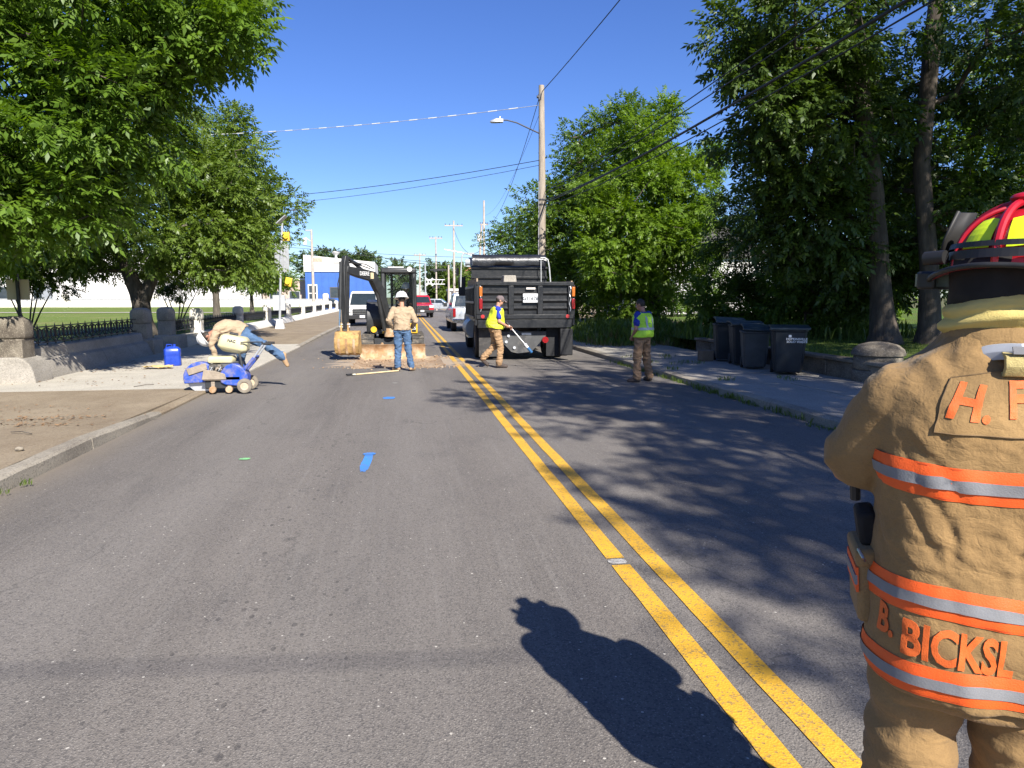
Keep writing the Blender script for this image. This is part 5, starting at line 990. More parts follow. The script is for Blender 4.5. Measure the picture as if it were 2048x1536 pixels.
def torso(mb, J, g=0., top=True, low=True, bel=0., a0=None, a1=None, wide=1.):
    """closed torso from hips to neck base, grown by g"""
    P = [V(J['pel']), V(J['wai']), V(J['che']), V(J['nek'])]; shs = (V(J['shr'])-V(J['shl'])).normalized(); his = (V(J['hir'])-V(J['hil'])).normalized(); rings = []
    spec = [(-.55, .135, .095), (0, .168, .118+bel*.4), (.5, .160, .115+bel), (1, .152, .112+bel), (1.5, .162, .118+bel*.5), (2, .178, .122), (2.4, .182, .112), (2.72, .150, .088), (2.9, .085, .07), (3.0, .066, .062)]
    for t, rx, ry in spec:
        if (not low and t < 0) or (a0 is not None and t < a0) or (a1 is not None and t > a1): continue
        i = min(2, max(0, int(t))); k = t-i; c = P[i].lerp(P[i+1], k) if t >= 0 else P[0]+(P[0]-P[1]).normalized()*(-t*.18)
        ta = (P[min(3, i+1)]-P[i]).normalized()
        if 0 < i: ta = (ta*.5+(P[i]-P[i-1]).normalized()*.5*(1-k)+ta*.5*k).normalized()
        s = his.lerp(shs, min(1, max(0, t/2))); s = (s-ta*s.dot(ta)).normalized(); f = ta.cross(s)*-1
        f = s.cross(ta)*-1; rings.append(ringpts(c, s, f, rx*wide+g, ry+g))
    mb.loft(rings); return rings
def hand(mb, wr, ha, up, side, curl=.5, r=.0095):
    wr, ha = V(wr), V(ha); d = (ha-wr).normalized(); s = V(side)-d*V(side).dot(d); s.normalize(); n = d.cross(s)
    mb.capsule(wr, wr+d*.05, .027, .030); 
    for k in (-.025, 0, .025): mb.capsule(wr+d*.03+s*k*.7, wr+d*.085+s*k, .018, .016, 8)
    for k, L in ((-.033, .058), (-.011, .070), (.011, .066), (.033, .052)):
        p = wr+d*.09+s*k; q = p+(d*(1-curl*.5)+n*curl*.8)*L*.55; e = q+(d*(1-curl*1.3)+n*curl*1.2)*L*.5; mb.capsule(p, q, r, r*.95, 6); mb.capsule(q, e, r*.95, r*.8, 6)
    t0 = wr+d*.035+s*.03; t1 = t0+(s*.7+d*.7+n*.3)*.035; t2 = t1+(d*.9+n*.5)*.03; mb.capsule(t0, t1, .013, .011, 6); mb.capsule(t1, t2, .011, .009, 6)
def headframe(J, look=None):
    u = (V(J['hed'])-V(J['nek'])).normalized(); f = V(look or (0, 1, 0)); f = (f-u*f.dot(u)).normalized(); s = f.cross(u).normalized(); return Matrix((s, f, u)).transposed()
def person(label, loc, rz, J=None, scale=1., look=None, shirt=None, sleeve='long', pants=JEAN, boots=BOOT, skin=SKIN, belly=.02, vox=.011, headgear=None, hair=True, vest=None, gloves=None, fl=1., seed=0., curl=.6, tuck=False, stripes=True, wide=1.):
    t = thing("person", label, "person", loc, rz); K = mirror_default(); K.update(J or {}); J = {k: tuple(V(v)*scale) for k, v in K.items()}; H = headframe(J, look); hc = V(J['hed']); S = scale
    b = MB(); torso(b, J, -.012*S, bel=belly, wide=wide)
    b.capsule(J['nek'], hc-H@V((0, .01, .06)), .055, .052); b.ell(hc+H@V((0, -.008, .03)), (.074*S, .093*S, .098*S), H); b.ell(hc+H@V((0, .022, -.045)), (.056*S, .066*S, .07*S), H); b.ell(hc+H@V((0, .093, -.005)), (.014, .02, .026), H, 8, 6); b.ell(hc+H@V((0, .082, -.055)), (.024, .012, .010), H, 8, 5)
    for s in (-1, 1): b.ell(hc+H@V((s*.076, -.004, .0)), (.012, .022, .034), H, 8, 6)
    for s in 'lr':
        b.capsule(J['sh'+s], J['el'+s], .052*S, .040*S); b.capsule(J['el'+s], J['wr'+s], .041*S, .026*S); hand(b, J['wr'+s], J['ha'+s], None, (0, 1, 0) if s == 'l' else (0, 1, 0), curl)
        b.capsule(J['hi'+s], J['kn'+s], .080*S, .052*S); b.capsule(J['kn'+s], J['an'+s], .052*S, .035*S); b.capsule(J['an'+s], J['to'+s], .035*S, .028*S)
    link("body", remesh(b, .0095, 3, "body"), skin, t, ang=180)
    for s in (-1, 1):
        e = MB(); e.ell(hc+H@V((s*.032, .082, .012)), (.013, .010, .010), H, 8, 6); e.build("eye", M("eye_white", (.5, .48, .45), .3), t)
    # trousers
    p = MB(); rr = torso(p, J, .012*S, a1=.75, bel=belly*.7, wide=wide)
    for s in 'lr':
        hi, kn, an = V(J['hi'+s]), V(J['kn'+s]), V(J['an'+s]); p.capsule(hi, kn, .105*S, .080*S*fl, 12); p.capsule(kn, kn.lerp(an, .55), .080*S*fl, .074*S*fl, 12); p.capsule(kn.lerp(an, .5), kn.lerp(an, .93), .074*S*fl, .080*S*fl, 12)
    me = remesh(p, vox, 3, "trousers"); wrinkle(me, .018, (7, 7, 15), seed); link("trousers", me, pants, t, ang=180)
    # boots
    for s in 'lr':
        o = MB(); an, to = V(J['an'+s]), V(J['to'+s]); d = (to-an); d.normalize(); heel = an-d*.045-V((0, 0, .055))
        o.capsule(an+V((0, 0, .06)), an-V((0, 0, .02)), .052, .050); o.capsule(heel, to, .042, .040); o.capsule(an-V((0, 0, .01)), to+V((0, 0, .012)), .046, .036); link("boot", remesh(o, .009, 2, "boot"), boots, t, ang=180)
    # shirt
    q = MB(); torso(q, J, .032*S, a0=(.55 if tuck else -.15), bel=belly, wide=wide)
    for s in 'lr':
        sh, el, wr = V(J['sh'+s]), V(J['el'+s]), V(J['wr'+s]); q.capsule(sh, sh.lerp(el, .45 if sleeve == 'short' else 1), .074*S, .068*S if sleeve == 'short' else .060*S, 12)
        if sleeve == 'short': q.capsule(sh.lerp(el, .3), sh.lerp(el, .62), .070*S, .070*S, 12)
        else: q.capsule(el, wr, .060*S, .040*S, 12)
    me = remesh(q, vox, 3, "shirt"); wrinkle(me, .016, (8, 8, 11), seed+3); link("shirt", me, shirt, t, ang=180)
    if gloves:
        for s in 'lr': o = MB(); hand(o, J['wr'+s], J['ha'+s], None, (0, 1, 0), curl, .0115); link("glove", remesh(o, .007, 2, "glove"), gloves, t, ang=180)
    if vest:
        v = MB(); torso(v, J, .048*S, a0=-.1, a1=2.9, bel=belly, wide=wide)
        for s in 'lr': v.capsule(V(J['sh'+s]).lerp(V(J['nek']), .04), V(J['nek']).lerp(V(J['sh'+s]), .45)+V((0, 0, -.03)), .060*S, .055*S, 10)
        me = remesh(v, vox, 3, "vest"); wrinkle(me, .008, (7, 7, 10), seed+9); vo = link("vest", me, vest, t, ang=180)
        bvh = BVHTree.FromPolygons([x.co.copy() for x in me.vertices], [tuple(x.vertices) for x in me.polygons]); ce = V(J['wai']).lerp(V(J['che']), .45)
        if stripes:
            def strip(name, path, wv, n):
                sb_ = MB(); L = []
                for c_, w_ in path:
                    h_, nn, _, _ = bvh.find_nearest(c_)
                    a_ = bvh.find_nearest(c_+w_)[0]; b_ = bvh.find_nearest(c_-w_)[0]; L.append((a_+nn*.006, b_+nn*.006))
                for i in range(len(L)-1): sb_.add([*L[i], *L[i+1]], [(0, 1, 3, 2)])
                sb_.build(name, REFL, vo, ang=80)
            axs = (V(J['che'])-V(J['wai'])).normalized(); sd_ = (V(J['shr'])-V(J['shl'])).normalized(); fw_ = sd_.cross(axs)*-1
            strip("reflective_band", [(ce-axs*.05+(sd_*math.cos(q_)*.22+fw_*math.sin(q_)*.2), axs*.025) for q_ in np.linspace(0, 2*math.pi, 40)], 1, 1)
            for k in (-1, 1): strip("reflective_band", [(ce+axs*z_+sd_*k*(.10+.02*z_/.3)-fw_*.25, sd_*.025) for z_ in np.linspace(-.03, .27, 12)], 1, 1)
    if hair: h_ = MB(); h_.ell(hc+H@V((0, -.018, .035)), (.083*S, .093*S, .100*S), H); link("hair", remesh(h_, .01, 1, "hair"), HAIR, t, ang=180)
    if headgear == 'hard':
        o = MB(); prof = [(.20*(.82), -.012), (.165, .0), (.136, .012), (.130, .05), (.115, .09), (.085, .125), (.045, .142), (.004, .147)]; o.lathe([(r_, z_) for r_, z_ in prof], (0, 0, 0), 28); o.lathe([(.130, .0), (.164, -.016)], (0, 0, 0), 28)
        o.v = [tuple(hc+H@(V((x, y*1.14, z))+V((0, .005, .055)))) for x, y, z in o.v]; hh = o.build("hard_hat", HATW, t, ang=50)
        for s in (-.03, .03): r_ = MB(); r_.tube([tuple(hc+H@V((s, .13*math.cos(q_)*1.1, .062+.148*math.sin(q_)))) for q_ in np.linspace(.5, 2.64, 12)], .006, 6); r_.build("ridge", HATW, hh)
    if headgear == 'cap':
        o = MB(); o.ell(hc+H@V((0, -.008, .045)), (.088*S, .105*S, .088*S), H); link("cap", remesh(o, .009, 1, "cap"), CAPM, t, ang=180)
        v = MB(); rs = []
        for a_ in np.linspace(-1.15, 1.15, 9): rs.append([hc+H@V((math.sin(a_)*.083, .06+math.cos(a_)*.04, .05)), hc+H@V((math.sin(a_)*.088, .085+math.cos(a_)*.10, .038-.02*abs(a_))), hc+H@V((math.sin(a_)*.088, .085+math.cos(a_)*.10, .031-.02*abs(a_))), hc+H@V((math.sin(a_)*.083, .06+math.cos(a_)*.04, .04))])
        v.loft(rs); v.build("visor", CAPM, t, ang=70)
    return t
# worker in tan shirt watching the excavator, back to the camera, hands held in front
person("worker in tan shirt and jeans with white hard hat, back to the camera", (-.02, 16.5, 0), 6, dict(ell=(-.31, -.06, 1.17), wrl=(-.20, .13, .99), hal=(-.12, .19, .97), elr=(.30, -.07, 1.16), wrr=(.24, .14, 1.0), har=(.16, .21, .98), hil=(-.10, 0, .93), hir=(.10, 0, .93), knl=(-.10, .03, .50), knr=(.13, .0, .50), anl=(-.12, -.01, .10), anr=(.19, -.03, .10), tol=(-.20, .14, .035), tor=(.27, .11, .035)), 1.0, (-.1, 1, -.12), TANS, 'long', JEAN, BOOT, headgear='hard', belly=.03, seed=1.)
# man in yellow vest stepping past the truck, facing right, holding a marking wand
person("man in grey cap and yellow vest walking behind the truck with a marking wand", (2.20, 17.0, 0), -86, dict(pel=(0, -.02, .95), che=(0, .03, 1.29), nek=(0, .06, 1.47), hed=(0, .11, 1.61), shl=(-.18, .03, 1.41), shr=(.18, .03, 1.41), elr=(.24, .04, 1.12), wrr=(.17, .27, 1.0), har=(.13, .35, .975), ell=(-.25, .06, 1.13), wrl=(-.13, .28, 1.0), hal=(-.06, .36, .96), knr=(.10, .10, .50), anr=(.11, .06, .10), tor=(.11, .24, .035), knl=(-.10, -.02, .50), anl=(-.11, -.30, .22), tol=(-.11, -.18, .06)), 1.0, (.0, 1, -.30), BLUES, 'short', KHAKI, BOOTD, SKIN, .07, headgear='cap', wide=1.12, vest=VEST1, seed=4., curl=.95, stripes=False)
wd = thing("marking_wand", "silver marking wand with blue spray can held by the man in the grey cap", "tool", (2.56, 16.90, .0)); MB().cyl((-.06, .0, 1.04), (.36, -.06, .54), .013, n=8).build("shaft", ALU, wd); MB().cyl((.33, -.055, .57), (.40, -.065, .49), .035, n=12).build("can_holder", WHP, wd); MB().cyl((.40, -.065, .49), (.50, -.08, .37), .036, n=14).build("spray_can", M("blue_can", (.02, .10, .24), .35), wd); MB().cyl((-.10, .005, 1.09), (-.05, 0, 1.03), .02, n=8).build("grip", BLK, wd)
# man in lime vest, three quarter back view at the right kerb
person("man in lime vest and brown trousers standing at the right kerb", (4.78, 13.8, -.02), 34, dict(ell=(-.28, -.04, 1.12), wrl=(-.20, .13, .93), hal=(-.12, .17, .87), elr=(.28, -.03, 1.12), wrr=(.20, .14, .93), har=(.12, .18, .87), nek=(0, .0, 1.47), hed=(-.01, .06, 1.61), knl=(-.13, .03, .50), knr=(.16, .0, .5), anl=(-.18, -.02, .10), anr=(.22, -.04, .10), tol=(-.26, .13, .035), tor=(.28, .12, .035)), .965, (-.35, 1, -.25), BLUES, 'short', KHAKI2, BOOTD, SKIN2, .05, headgear=None, hair=True, wide=1.18, fl=1.1, vest=VEST2, seed=8.)
# operator seated in the excavator cab
person("excavator operator in dark shirt and white hard hat seated in the cab", (.12, 22.36, .46), 176, dict(pel=(0, 0, .95), wai=(0, .03, 1.08), che=(0, .05, 1.28), nek=(0, .05, 1.46), hed=(0, .08, 1.60), knl=(-.16, .44, .93), knr=(.16, .44, .93), anl=(-.17, .50, .55), anr=(.17, .50, .55), tol=(-.17, .64, .50), tor=(.17, .64, .50), ell=(-.27, .10, 1.10), wrl=(-.20, .34, 1.10), hal=(-.18, .42, 1.10), elr=(.27, .10, 1.10), wrr=(.20, .34, 1.10), har=(.18, .42, 1.10)), .93, (.1, 1, -.25), NAVY, 'long', JEAN, BOOT, SKIN, .03, headgear='hard', seed=12.)
# worker bending over the saw, one leg stretched out behind
person("worker in tan shirt bending over the concrete saw, one leg stretched behind", (-2.98, 14.05, .0), 90, dict(pel=(0, 0, 1.02), wai=(.0, .13, 1.09), che=(-.02, .32, 1.13), nek=(-.03, .50, 1.06), hed=(-.03, .63, .97), shl=(-.20, .42, 1.10), shr=(.16, .44, 1.12), hil=(-.09, .0, .99), hir=(.09, -.01, .97), knr=(.09, .10, .52), anr=(.11, .03, .10), tor=(.12, .20, .035), knl=(-.12, -.38, .82), anl=(-.16, -.74, .56), tol=(-.17, -.80, .42), ell=(-.26, .52, .84), wrl=(-.24, .46, .58), hal=(-.24, .44, .50), elr=(.20, .20, .98), wrr=(.02, .24, .92), har=(-.05, .25, .90)), 1., (.0, .55, -.85), TANS, 'long', JEAN, BOOT, SKIN2, .03, headgear='hard', seed=16., gloves=None)
# ================================================================ firefighter, close on the right
COAT = M("fire_coat_cloth", (.275, .178, .078), .9, .16, 5, bs=.10, bscale=330, c2=(.215, .138, .062), amt=.35, s2=3.5, spec=.25); COATP = M("coat_patch_cloth", (.28, .182, .08), .9, .12, 6, bs=.12, bscale=330, spec=.25); ORB = M("orange_trim", (.80, .105, .012), .6, .08, 9, bs=.2, bscale=300); SILB = M("silver_trim", (.20, .20, .205), .75, .1, 14, bs=.15, bscale=250); ORT = M("orange_letter", (.72, .13, .02), .65, .12, 30, bs=.2, bscale=300); HOOD = M("yellow_hood_knit", (.58, .46, .16), .9, .1, 8, bs=.3, bscale=350, spec=.2); STITCH = M("stitching", (.16, .10, .045), .9, .2, 40); BLKF = M("black_shroud", (.01, .009, .009), .9, .3, 8); HRED = M("helmet_red", (.36, .007, .016), .36, .12, 5, coat=.15, c2=(.25, .008, .014), amt=.25, s2=6); HYEL = M("helmet_sticker", (.62, .78, .015), .45, .06, 8); HBLK = M("helmet_trim", (.014, .014, .014), .5, .3, 9); WEB = M("webbing", (.50, .40, .16), .85, .2, 60, bs=.4, bscale=300); HTAPE = M("hanger_tape", (.42, .43, .45), .4, .12, 20)
def fabric(name, c, soot):
    m, nt, b = newmat(name); co = coords(nt)
    cc = ramp(nt, noi(nt, co, 4.5, 7, .65), [(.3, tuple(x*.80 for x in c)), (.7, tuple(x*1.16 for x in c))])
    cc = mix(nt, cc, soot, ramp(nt, noi(nt, coords(nt, (1, 1, .7), (2, 5, 1)), 3.2, 8, .72), [(.52, 0.), (.80, .75)]))
    wv = noi(nt, coords(nt, (1, 1, 3.0)), 210, 2, .5); cc = mix(nt, cc, tuple(x*.62 for x in c), ramp(nt, wv, [(.50, 0.), (.75, .55)]))
    nt.links.new(cc, b.inputs["Base Color"]); b.inputs["Roughness"].default_value = .92; b.inputs["Specular IOR Level"].default_value = .2; b.inputs["Sheen Weight"].default_value = .08
    r1 = math_(nt, 'ABSOLUTE', math_(nt, 'SUBTRACT', noi(nt, coords(nt, (1, 1, 1.5)), 15, 3, .5, .6), .5)); r2 = math_(nt, 'ABSOLUTE', math_(nt, 'SUBTRACT', noi(nt, coords(nt, (1.4, 1, 1), (4, 2, 7)), 42, 3, .55, .4), .5))
    h = math_(nt, 'ADD', math_(nt, 'ADD', math_(nt, 'MULTIPLY', r1, .62), math_(nt, 'MULTIPLY', r2, .22)), math_(nt, 'MULTIPLY', wv, .05)); bump(nt, h, .55, .022, b); return m
COAT = fabric("fire_coat_cloth_worn", (.262, .162, .068), (.14, .088, .041)); COATP = fabric("coat_patch_cloth_worn", (.272, .17, .072), (.17, .108, .05))
FF = thing("person", "firefighter in tan turnout coat with orange bands and red helmet, back to the camera", "person", (1.335, 1.425, 0), -27)
def frings(g=0., zs=None):
    out = []
    for z, rx, ry, cy in ((.795, .226, .182, .0), (.83, .229, .186, .0), (.95, .232, .188, .0), (1.08, .230, .186, .0), (1.20, .230, .184, -.005), (1.32, .240, .182, -.01), (1.42, .248, .170, -.015), (1.48, .240, .152, -.015), (1.525, .212, .134, -.012), (1.56, .172, .114, -.01), (1.59, .130, .100, -.005), (1.625, .100, .090, 0)):
        out.append(ringpts((0, cy, z), V((1, 0, 0)), V((0, 1, 0)), rx+g, ry+g, 40, 2.5))
    return out
def folds(me, fn):
    co, no = vdata(me); vpush(me, co, no, [fn(V(c)) for c in co.tolist()])
# body (one skin), mostly covered
K = mirror_default(); K.update(dict(nek=(0, -.01, 1.52), hed=(0, .0, 1.70), che=(0, 0, 1.33), wai=(0, 0, 1.12), pel=(0, 0, .98), shl=(-.20, 0, 1.44), shr=(.20, 0, 1.44), ell=(-.285, .07, 1.27), elr=(.285, .07, 1.27), wrl=(-.06, .27, 1.27), wrr=(.06, .27, 1.24), hal=(.03, .26, 1.30), har=(-.03, .27, 1.22), hil=(-.11, 0, .96), hir=(.11, 0, .96), knl=(-.125, .02, .52), knr=(.125, .02, .52), anl=(-.13, -.02, .10), anr=(.13, -.02, .10)))
HYAW = 50; HF = Matrix.Rotation(R(HYAW), 3, 'Z'); hc = V((.02, -.005, 1.70))
b = MB(); torso(b, K, -.02); b.capsule((0, -.01, 1.5), (0, 0, 1.66), .062, .058); b.ell(hc+HF@V((0, -.008, .025)), (.078, .097, .105), HF); b.ell(hc+HF@V((0, .025, -.05)), (.058, .068, .07), HF); b.ell(hc+HF@V((0, .097, -.01)), (.015, .022, .028), HF, 8, 6); b.ell(hc+HF@V((0, .085, -.06)), (.025, .012, .010), HF, 8, 5)
for s in (-1, 1): b.ell(hc+HF@V((s*.082, -.004, -.01)), (.013, .024, .036), HF, 8, 6)
for s in 'lr':
    b.capsule(K['sh'+s], K['el'+s], .052, .042); b.capsule(K['el'+s], K['wr'+s], .042, .028); hand(b, K['wr'+s], K['ha'+s], None, (0, 0, 1), .5); b.capsule(K['hi'+s], K['kn'+s], .085, .055); b.capsule(K['kn'+s], K['an'+s], .055, .04); b.capsule(K['an'+s], K['to'+s], .04, .03)
link("body", remesh(b, .009, 3, "body"), SKIN2, FF, ang=180)
for s in (-1, 1): MB().ell(hc+HF@V((s*.033, .086, .008)), (.013, .010, .010), HF, 8, 6).build("eye", MATS["eye_white"], FF)
# coat
c = MB(); c.loft(frings()); tme = remesh(c, .0075, 8, "coat_form")
c = MB(); c.loft(frings())
for k in (-1, 1):
    sh = V((k*.178, -.012, 1.452)); el = V((k*.258, .055, 1.305)); wr = V((k*.07, .275, 1.26)); c.capsule(sh, el, .100, .086, 16); c.capsule(el, wr, .086, .064, 16); c.capsule(V((k*.11, -.012, 1.50)), sh, .072, .094, 14)
cme = remesh(c, .0075, 9, "coat")
CR = []
rc_ = random.Random(5)
for a_, z_, a2, z2, w_, d_ in ((-.95, 1.40, -.35, 1.24, .016, .010), (-.90, 1.34, -.45, 1.15, .014, .009), (-1.0, 1.28, -.6, 1.10, .015, .009), (.95, 1.40, .3, 1.25, .016, .010), (.9, 1.33, .45, 1.14, .014, .009), (-.9, 1.17, -.1, 1.11, .014, .007), (-1.2, 1.13, -.5, 1.075, .013, .008), (-.3, 1.20, .5, 1.13, .015, .007), (.1, 1.25, .12, 1.08, .018, .006), (-.55, 1.26, -.5, 1.09, .017, .007), (-1.25, 1.00, -.75, .93, .012, .006), (.3, 1.10, .9, 1.06, .013, .007), (-.75, 1.47, -.62, 1.36, .014, .009), (-.15, 1.40, .35, 1.345, .013, .005), (-.5, 1.395, .0, 1.36, .012, .006), (-1.5, 1.2, -1.0, 1.07, .014, .008), (-.25, .99, .2, .985, .011, .004), (-1.1, .90, -.6, .885, .011, .005)):
    CR.append((V((a_*.2, z_)), V((a2*.2, z2)), w_, d_))
def creases(a, z):
    f = 0.; p = V((a*.2, z+.006*math.sin(a*13)))
    for A, B, w, d in CR:
        ab = B-A; t = max(0., min(1., (p-A).dot(ab)/ab.length_squared)); q = p-(A+ab*t); s_ = q.length
        if s_ < w*4.5:
            n_ = (ab.x*q.y-ab.y*q.x)/ab.length; e = math.sin(math.pi*min(1, max(0, .12+.8*t))) if 0 < t < 1 else .3
            f += e*(-d*math.exp(-(s_/(w*.55))**2)+.85*d*math.exp(-((n_-w*1.25)/w)**2-((s_-abs(n_))/w)**2))
    return f
def coatfold(p):
    a = math.atan2(p.x, -p.y); w = noise.noise(V((p.x*5+a, p.y*5, p.z*2.2)))
    f = .010*noise.noise(V((a*2.2+p.z*3.0, p.z*4.5, 1.)))          # broad slack
    f += .0045*(1-abs(noise.noise(V((p.x*13+p.z*9, p.y*10, p.z*7-p.x*8))))*3.2)*max(0, .3+noise.noise(p*4+V((3, 1, 0))))
    d = p.z*13+a*5.5+w*3.0; f += .0065*(1-abs(math.sin(d)))*max(0, noise.noise(V((a*1.5, p.z*3, 7)))+.25)  # drag folds
    f += .012*math.exp(-((p.z-1.345)/.055)**2)*(.4+.6*math.sin(a*3.1+.6)) + .006*math.sin(a*9+p.z*4)*max(0, (1.2-p.z)/.4)*.8 + .0025*noise.noise(p*38)
    return f*.75+creases(a, p.z)*.42
folds(cme, lambda p: coatfold(p) if abs(p.x) < .2 else coatfold(p)*max(0, 1-(abs(p.x)-.2)/.04)+min(1, (abs(p.x)-.2)/.04)*(.006*(1-abs(noise.noise(V((p.x*9, p.y*9, p.z*13))))*2)+.006*math.sin(p.z*48+p.x*34+noise.noise(p*6)*4)*max(0, noise.noise(p*5)+.25)) if p.z > 1.2 else coatfold(p)); coat = link("coat", cme, COAT, FF, ang=180)
folds(tme, coatfold)
bv = BVHTree.FromPolygons([v.co.copy() for v in tme.vertices], [tuple(f.vertices) for f in tme.polygons])
def onc(a, z, off):
    """point on the coat at angle a from the spine (negative = his left) and height z"""
    d = V((math.sin(a), -math.cos(a), 0)); o = V((0, -.008, z))+d*.7; h = bv.ray_cast(o, -d)
    if h[0] is None: return V((0, 0, z))+d*.2
    return h[0]+h[1]*off
def gridmesh(m, g):
    w = len(g[0]); m.add([p for row in g for p in row], [(i*w+j, (i+1)*w+j, (i+1)*w+j+1, i*w+j+1) for i in range(len(g)-1) for j in range(w-1)])
def band(name, zf, hw, off, mat, parent, n=110, rows=4, a0=-math.pi, a1=math.pi, flat=False):
    m = MB(); g = []
    for i in range(n+1):
        a = a0+(a1-a0)*i/n; g.append([onc(a, zf(a)+hw*(2*r/(rows-1)-1), off if flat or 0 < r < rows-1 else off*.35) for r in range(rows)])
    gridmesh(m, g); return m.build(name, mat, parent, ang=80)
for z in (1.308, 1.030, .848):
    zf = lambda a, z=z: z+.006*math.sin(a*2.3+z*9)
    bo = band("orange_band", zf, .037, .0065, ORB, coat); band("silver_band", zf, .0128, .0090, SILB, bo, flat=True)
    for e in (-.0335, .0335): band("band_stitch", lambda a, e=e: zf(a)+e, .0009, .0074, M("orange_stitch", (.55, .06, .01), .8), bo, rows=2)
def lay_text(s, size, cx, cz, bold, mat, sx=1., rot=0., off=.004, parent=None):
    me = text_mesh(s, size, bold, 0., 'LEFT'); bm = bmesh.new(); bm.from_mesh(me)
    bmesh.ops.triangulate(bm, faces=bm.faces)
    for _ in range(2): bmesh.ops.subdivide_edges(bm, edges=[e for e in bm.edges if e.calc_length() > size*.12], cuts=2); bmesh.ops.triangulate(bm, faces=bm.faces)
    top = bm.faces[:]
    for v in bm.verts:
        x, y = v.co.x*sx, v.co.y; x, y = x*math.cos(rot)-y*math.sin(rot), x*math.sin(rot)+y*math.cos(rot); v.co = onc((cx+x)/.215, cz+y, off)
    bmesh.ops.recalc_face_normals(bm, faces=bm.faces); r = bmesh.ops.extrude_face_region(bm, geom=bm.faces[:])
    for v in [g for g in r['geom'] if isinstance(g, bmesh.types.BMVert)]: v.co -= (v.co-V((0, 0, v.co.z))).normalized()*-.0009
    bmesh.ops.recalc_face_normals(bm, faces=bm.faces); bm.to_mesh(me); bm.free(); return link("lettering", me, mat, parent or coat)
# stitched yoke patch with H. F.
def patch(name, u0, u1, z0, z1, off, mat, parent, arch=0.):
    m = MB(); g = [[onc((u0+(u1-u0)*i/20)/.215, z0+(z1-z0+arch*math.cos(math.pi*(i/20-.5)))*j/8, off) for j in range(9)] for i in range(21)]
    gridmesh(m, g); o = m.build(name, mat, parent, ang=80)
    edge = [g[i][0] for i in range(21)]+[g[20][j] for j in range(9)]+[g[i][8] for i in range(20, -1, -1)]+[g[0][j] for j in range(8, -1, -1)]
    MB().tube(edge, .0016, 5).build("stitch_line", STITCH, o); return o
yk = patch("yoke_patch", -.165, .165, 1.412, 1.525, .004, COATP, coat, .02)
lay_text("H.", .100, -.150, 1.478, .0035, ORT, .92, -.10, .0055, yk); lay_text("F.", .100, -.032, 1.482, .0035, ORT, .92, .03, .006, yk)
lay_text("B.", .096, -.275, .952, .003, ORT, .72, -.04, .003); lay_text("BICKSL", .112, -.205, .934, .0035, ORT, .66, -.02, .003)
# shoulder seams, side seam, waist pocket with radio

for s in (-1, 1):
    pk = MB(); pk.box((s*.238, .06, .985), (.045, .16, .17), (0, s*4, 0)); po = pk.build("pocket", COATP, coat, .015, seg=3); MB().box((s*.243, .06, 1.065), (.052, .17, .045), (0, s*8, 0)).build("pocket_flap", COATP, po, .012); MB().box((s*.262, .06, 1.01), (.006, .162, .062), (0, s*4, 0)).build("orange_band", ORB, po); MB().box((s*.265, .06, 1.01), (.006, .163, .024), (0, s*4, 0)).build("silver_band", SILB, po)
MB().box((-.240, .045, 1.135), (.045, .08, .09), (8, -10, 0)).build("radio_holder", BLKF, coat, .012); MB().cyl((-.27, .03, 1.20), (-.275, .02, 1.25), .012, n=8).build("radio_knob", BLK, coat); MB().tube([(-.262, -.035, 1.088), (-.27, -.06, 1.10), (-.262, -.085, 1.09), (-.255, -.06, 1.075), (-.262, -.035, 1.088)], .004, 6).build("clip", CHROME, coat)
# collar, hanger loop
cl_ = MB(); rr = []
for z, g, k in ((1.585, .006, 1), (1.605, .0, 1.0), (1.632, -.006, 1.03), (1.635, -.014, 1.02), (1.60, -.012, 1)): rr.append(ringpts((0, -.004, z), V((1, 0, 0)), V((0, 1, 0)), (.115+g)*k, (.105+g)*k, 36, 2.2))
cl_.loft(rr, cap=False); cme2 = cl_.mesh("collar"); folds(cme2, lambda p: .006*noise.noise(p*14)); link("collar", cme2, COATP, coat, ang=180)
lp_ = MB(); L = []
for i in range(15):
    q = math.pi*i/14; x = -.066*math.cos(q); z = 1.568+.020*math.sin(q); a = math.atan2(x, .12)
    L.append([(x*1.06, -.150+.05*abs(x)/.066, z-.019), (x*1.06, -.155+.05*abs(x)/.066, z), (x*1.02, -.146+.05*abs(x)/.066, z+.017), (x*.96, -.132+.05*abs(x)/.066, z)])
lp_.loft(L); ho_ = lp_.build("hanger_loop", HTAPE, coat, .002, ang=60); MB().box((0, -.162, 1.590), (.040, .004, .018), (-30, 0, 0)).build("maker_tag", M("grey_tag", (.10, .10, .11), .6), ho_)
wb_ = MB(); wb_.loft([[(x, y, z) for x in (-.031, .031)]+[(x, y2, z2) for x in (.031, -.031)] for y, z, y2, z2 in ((-.135, 1.585, -.128, 1.585), (-.162, 1.578, -.150, 1.573), (-.168, 1.556, -.154, 1.556), (-.158, 1.536, -.146, 1.540), (-.135, 1.533, -.135, 1.545))]); wb_.build("webbing_loop", WEB, coat, .002, ang=60)
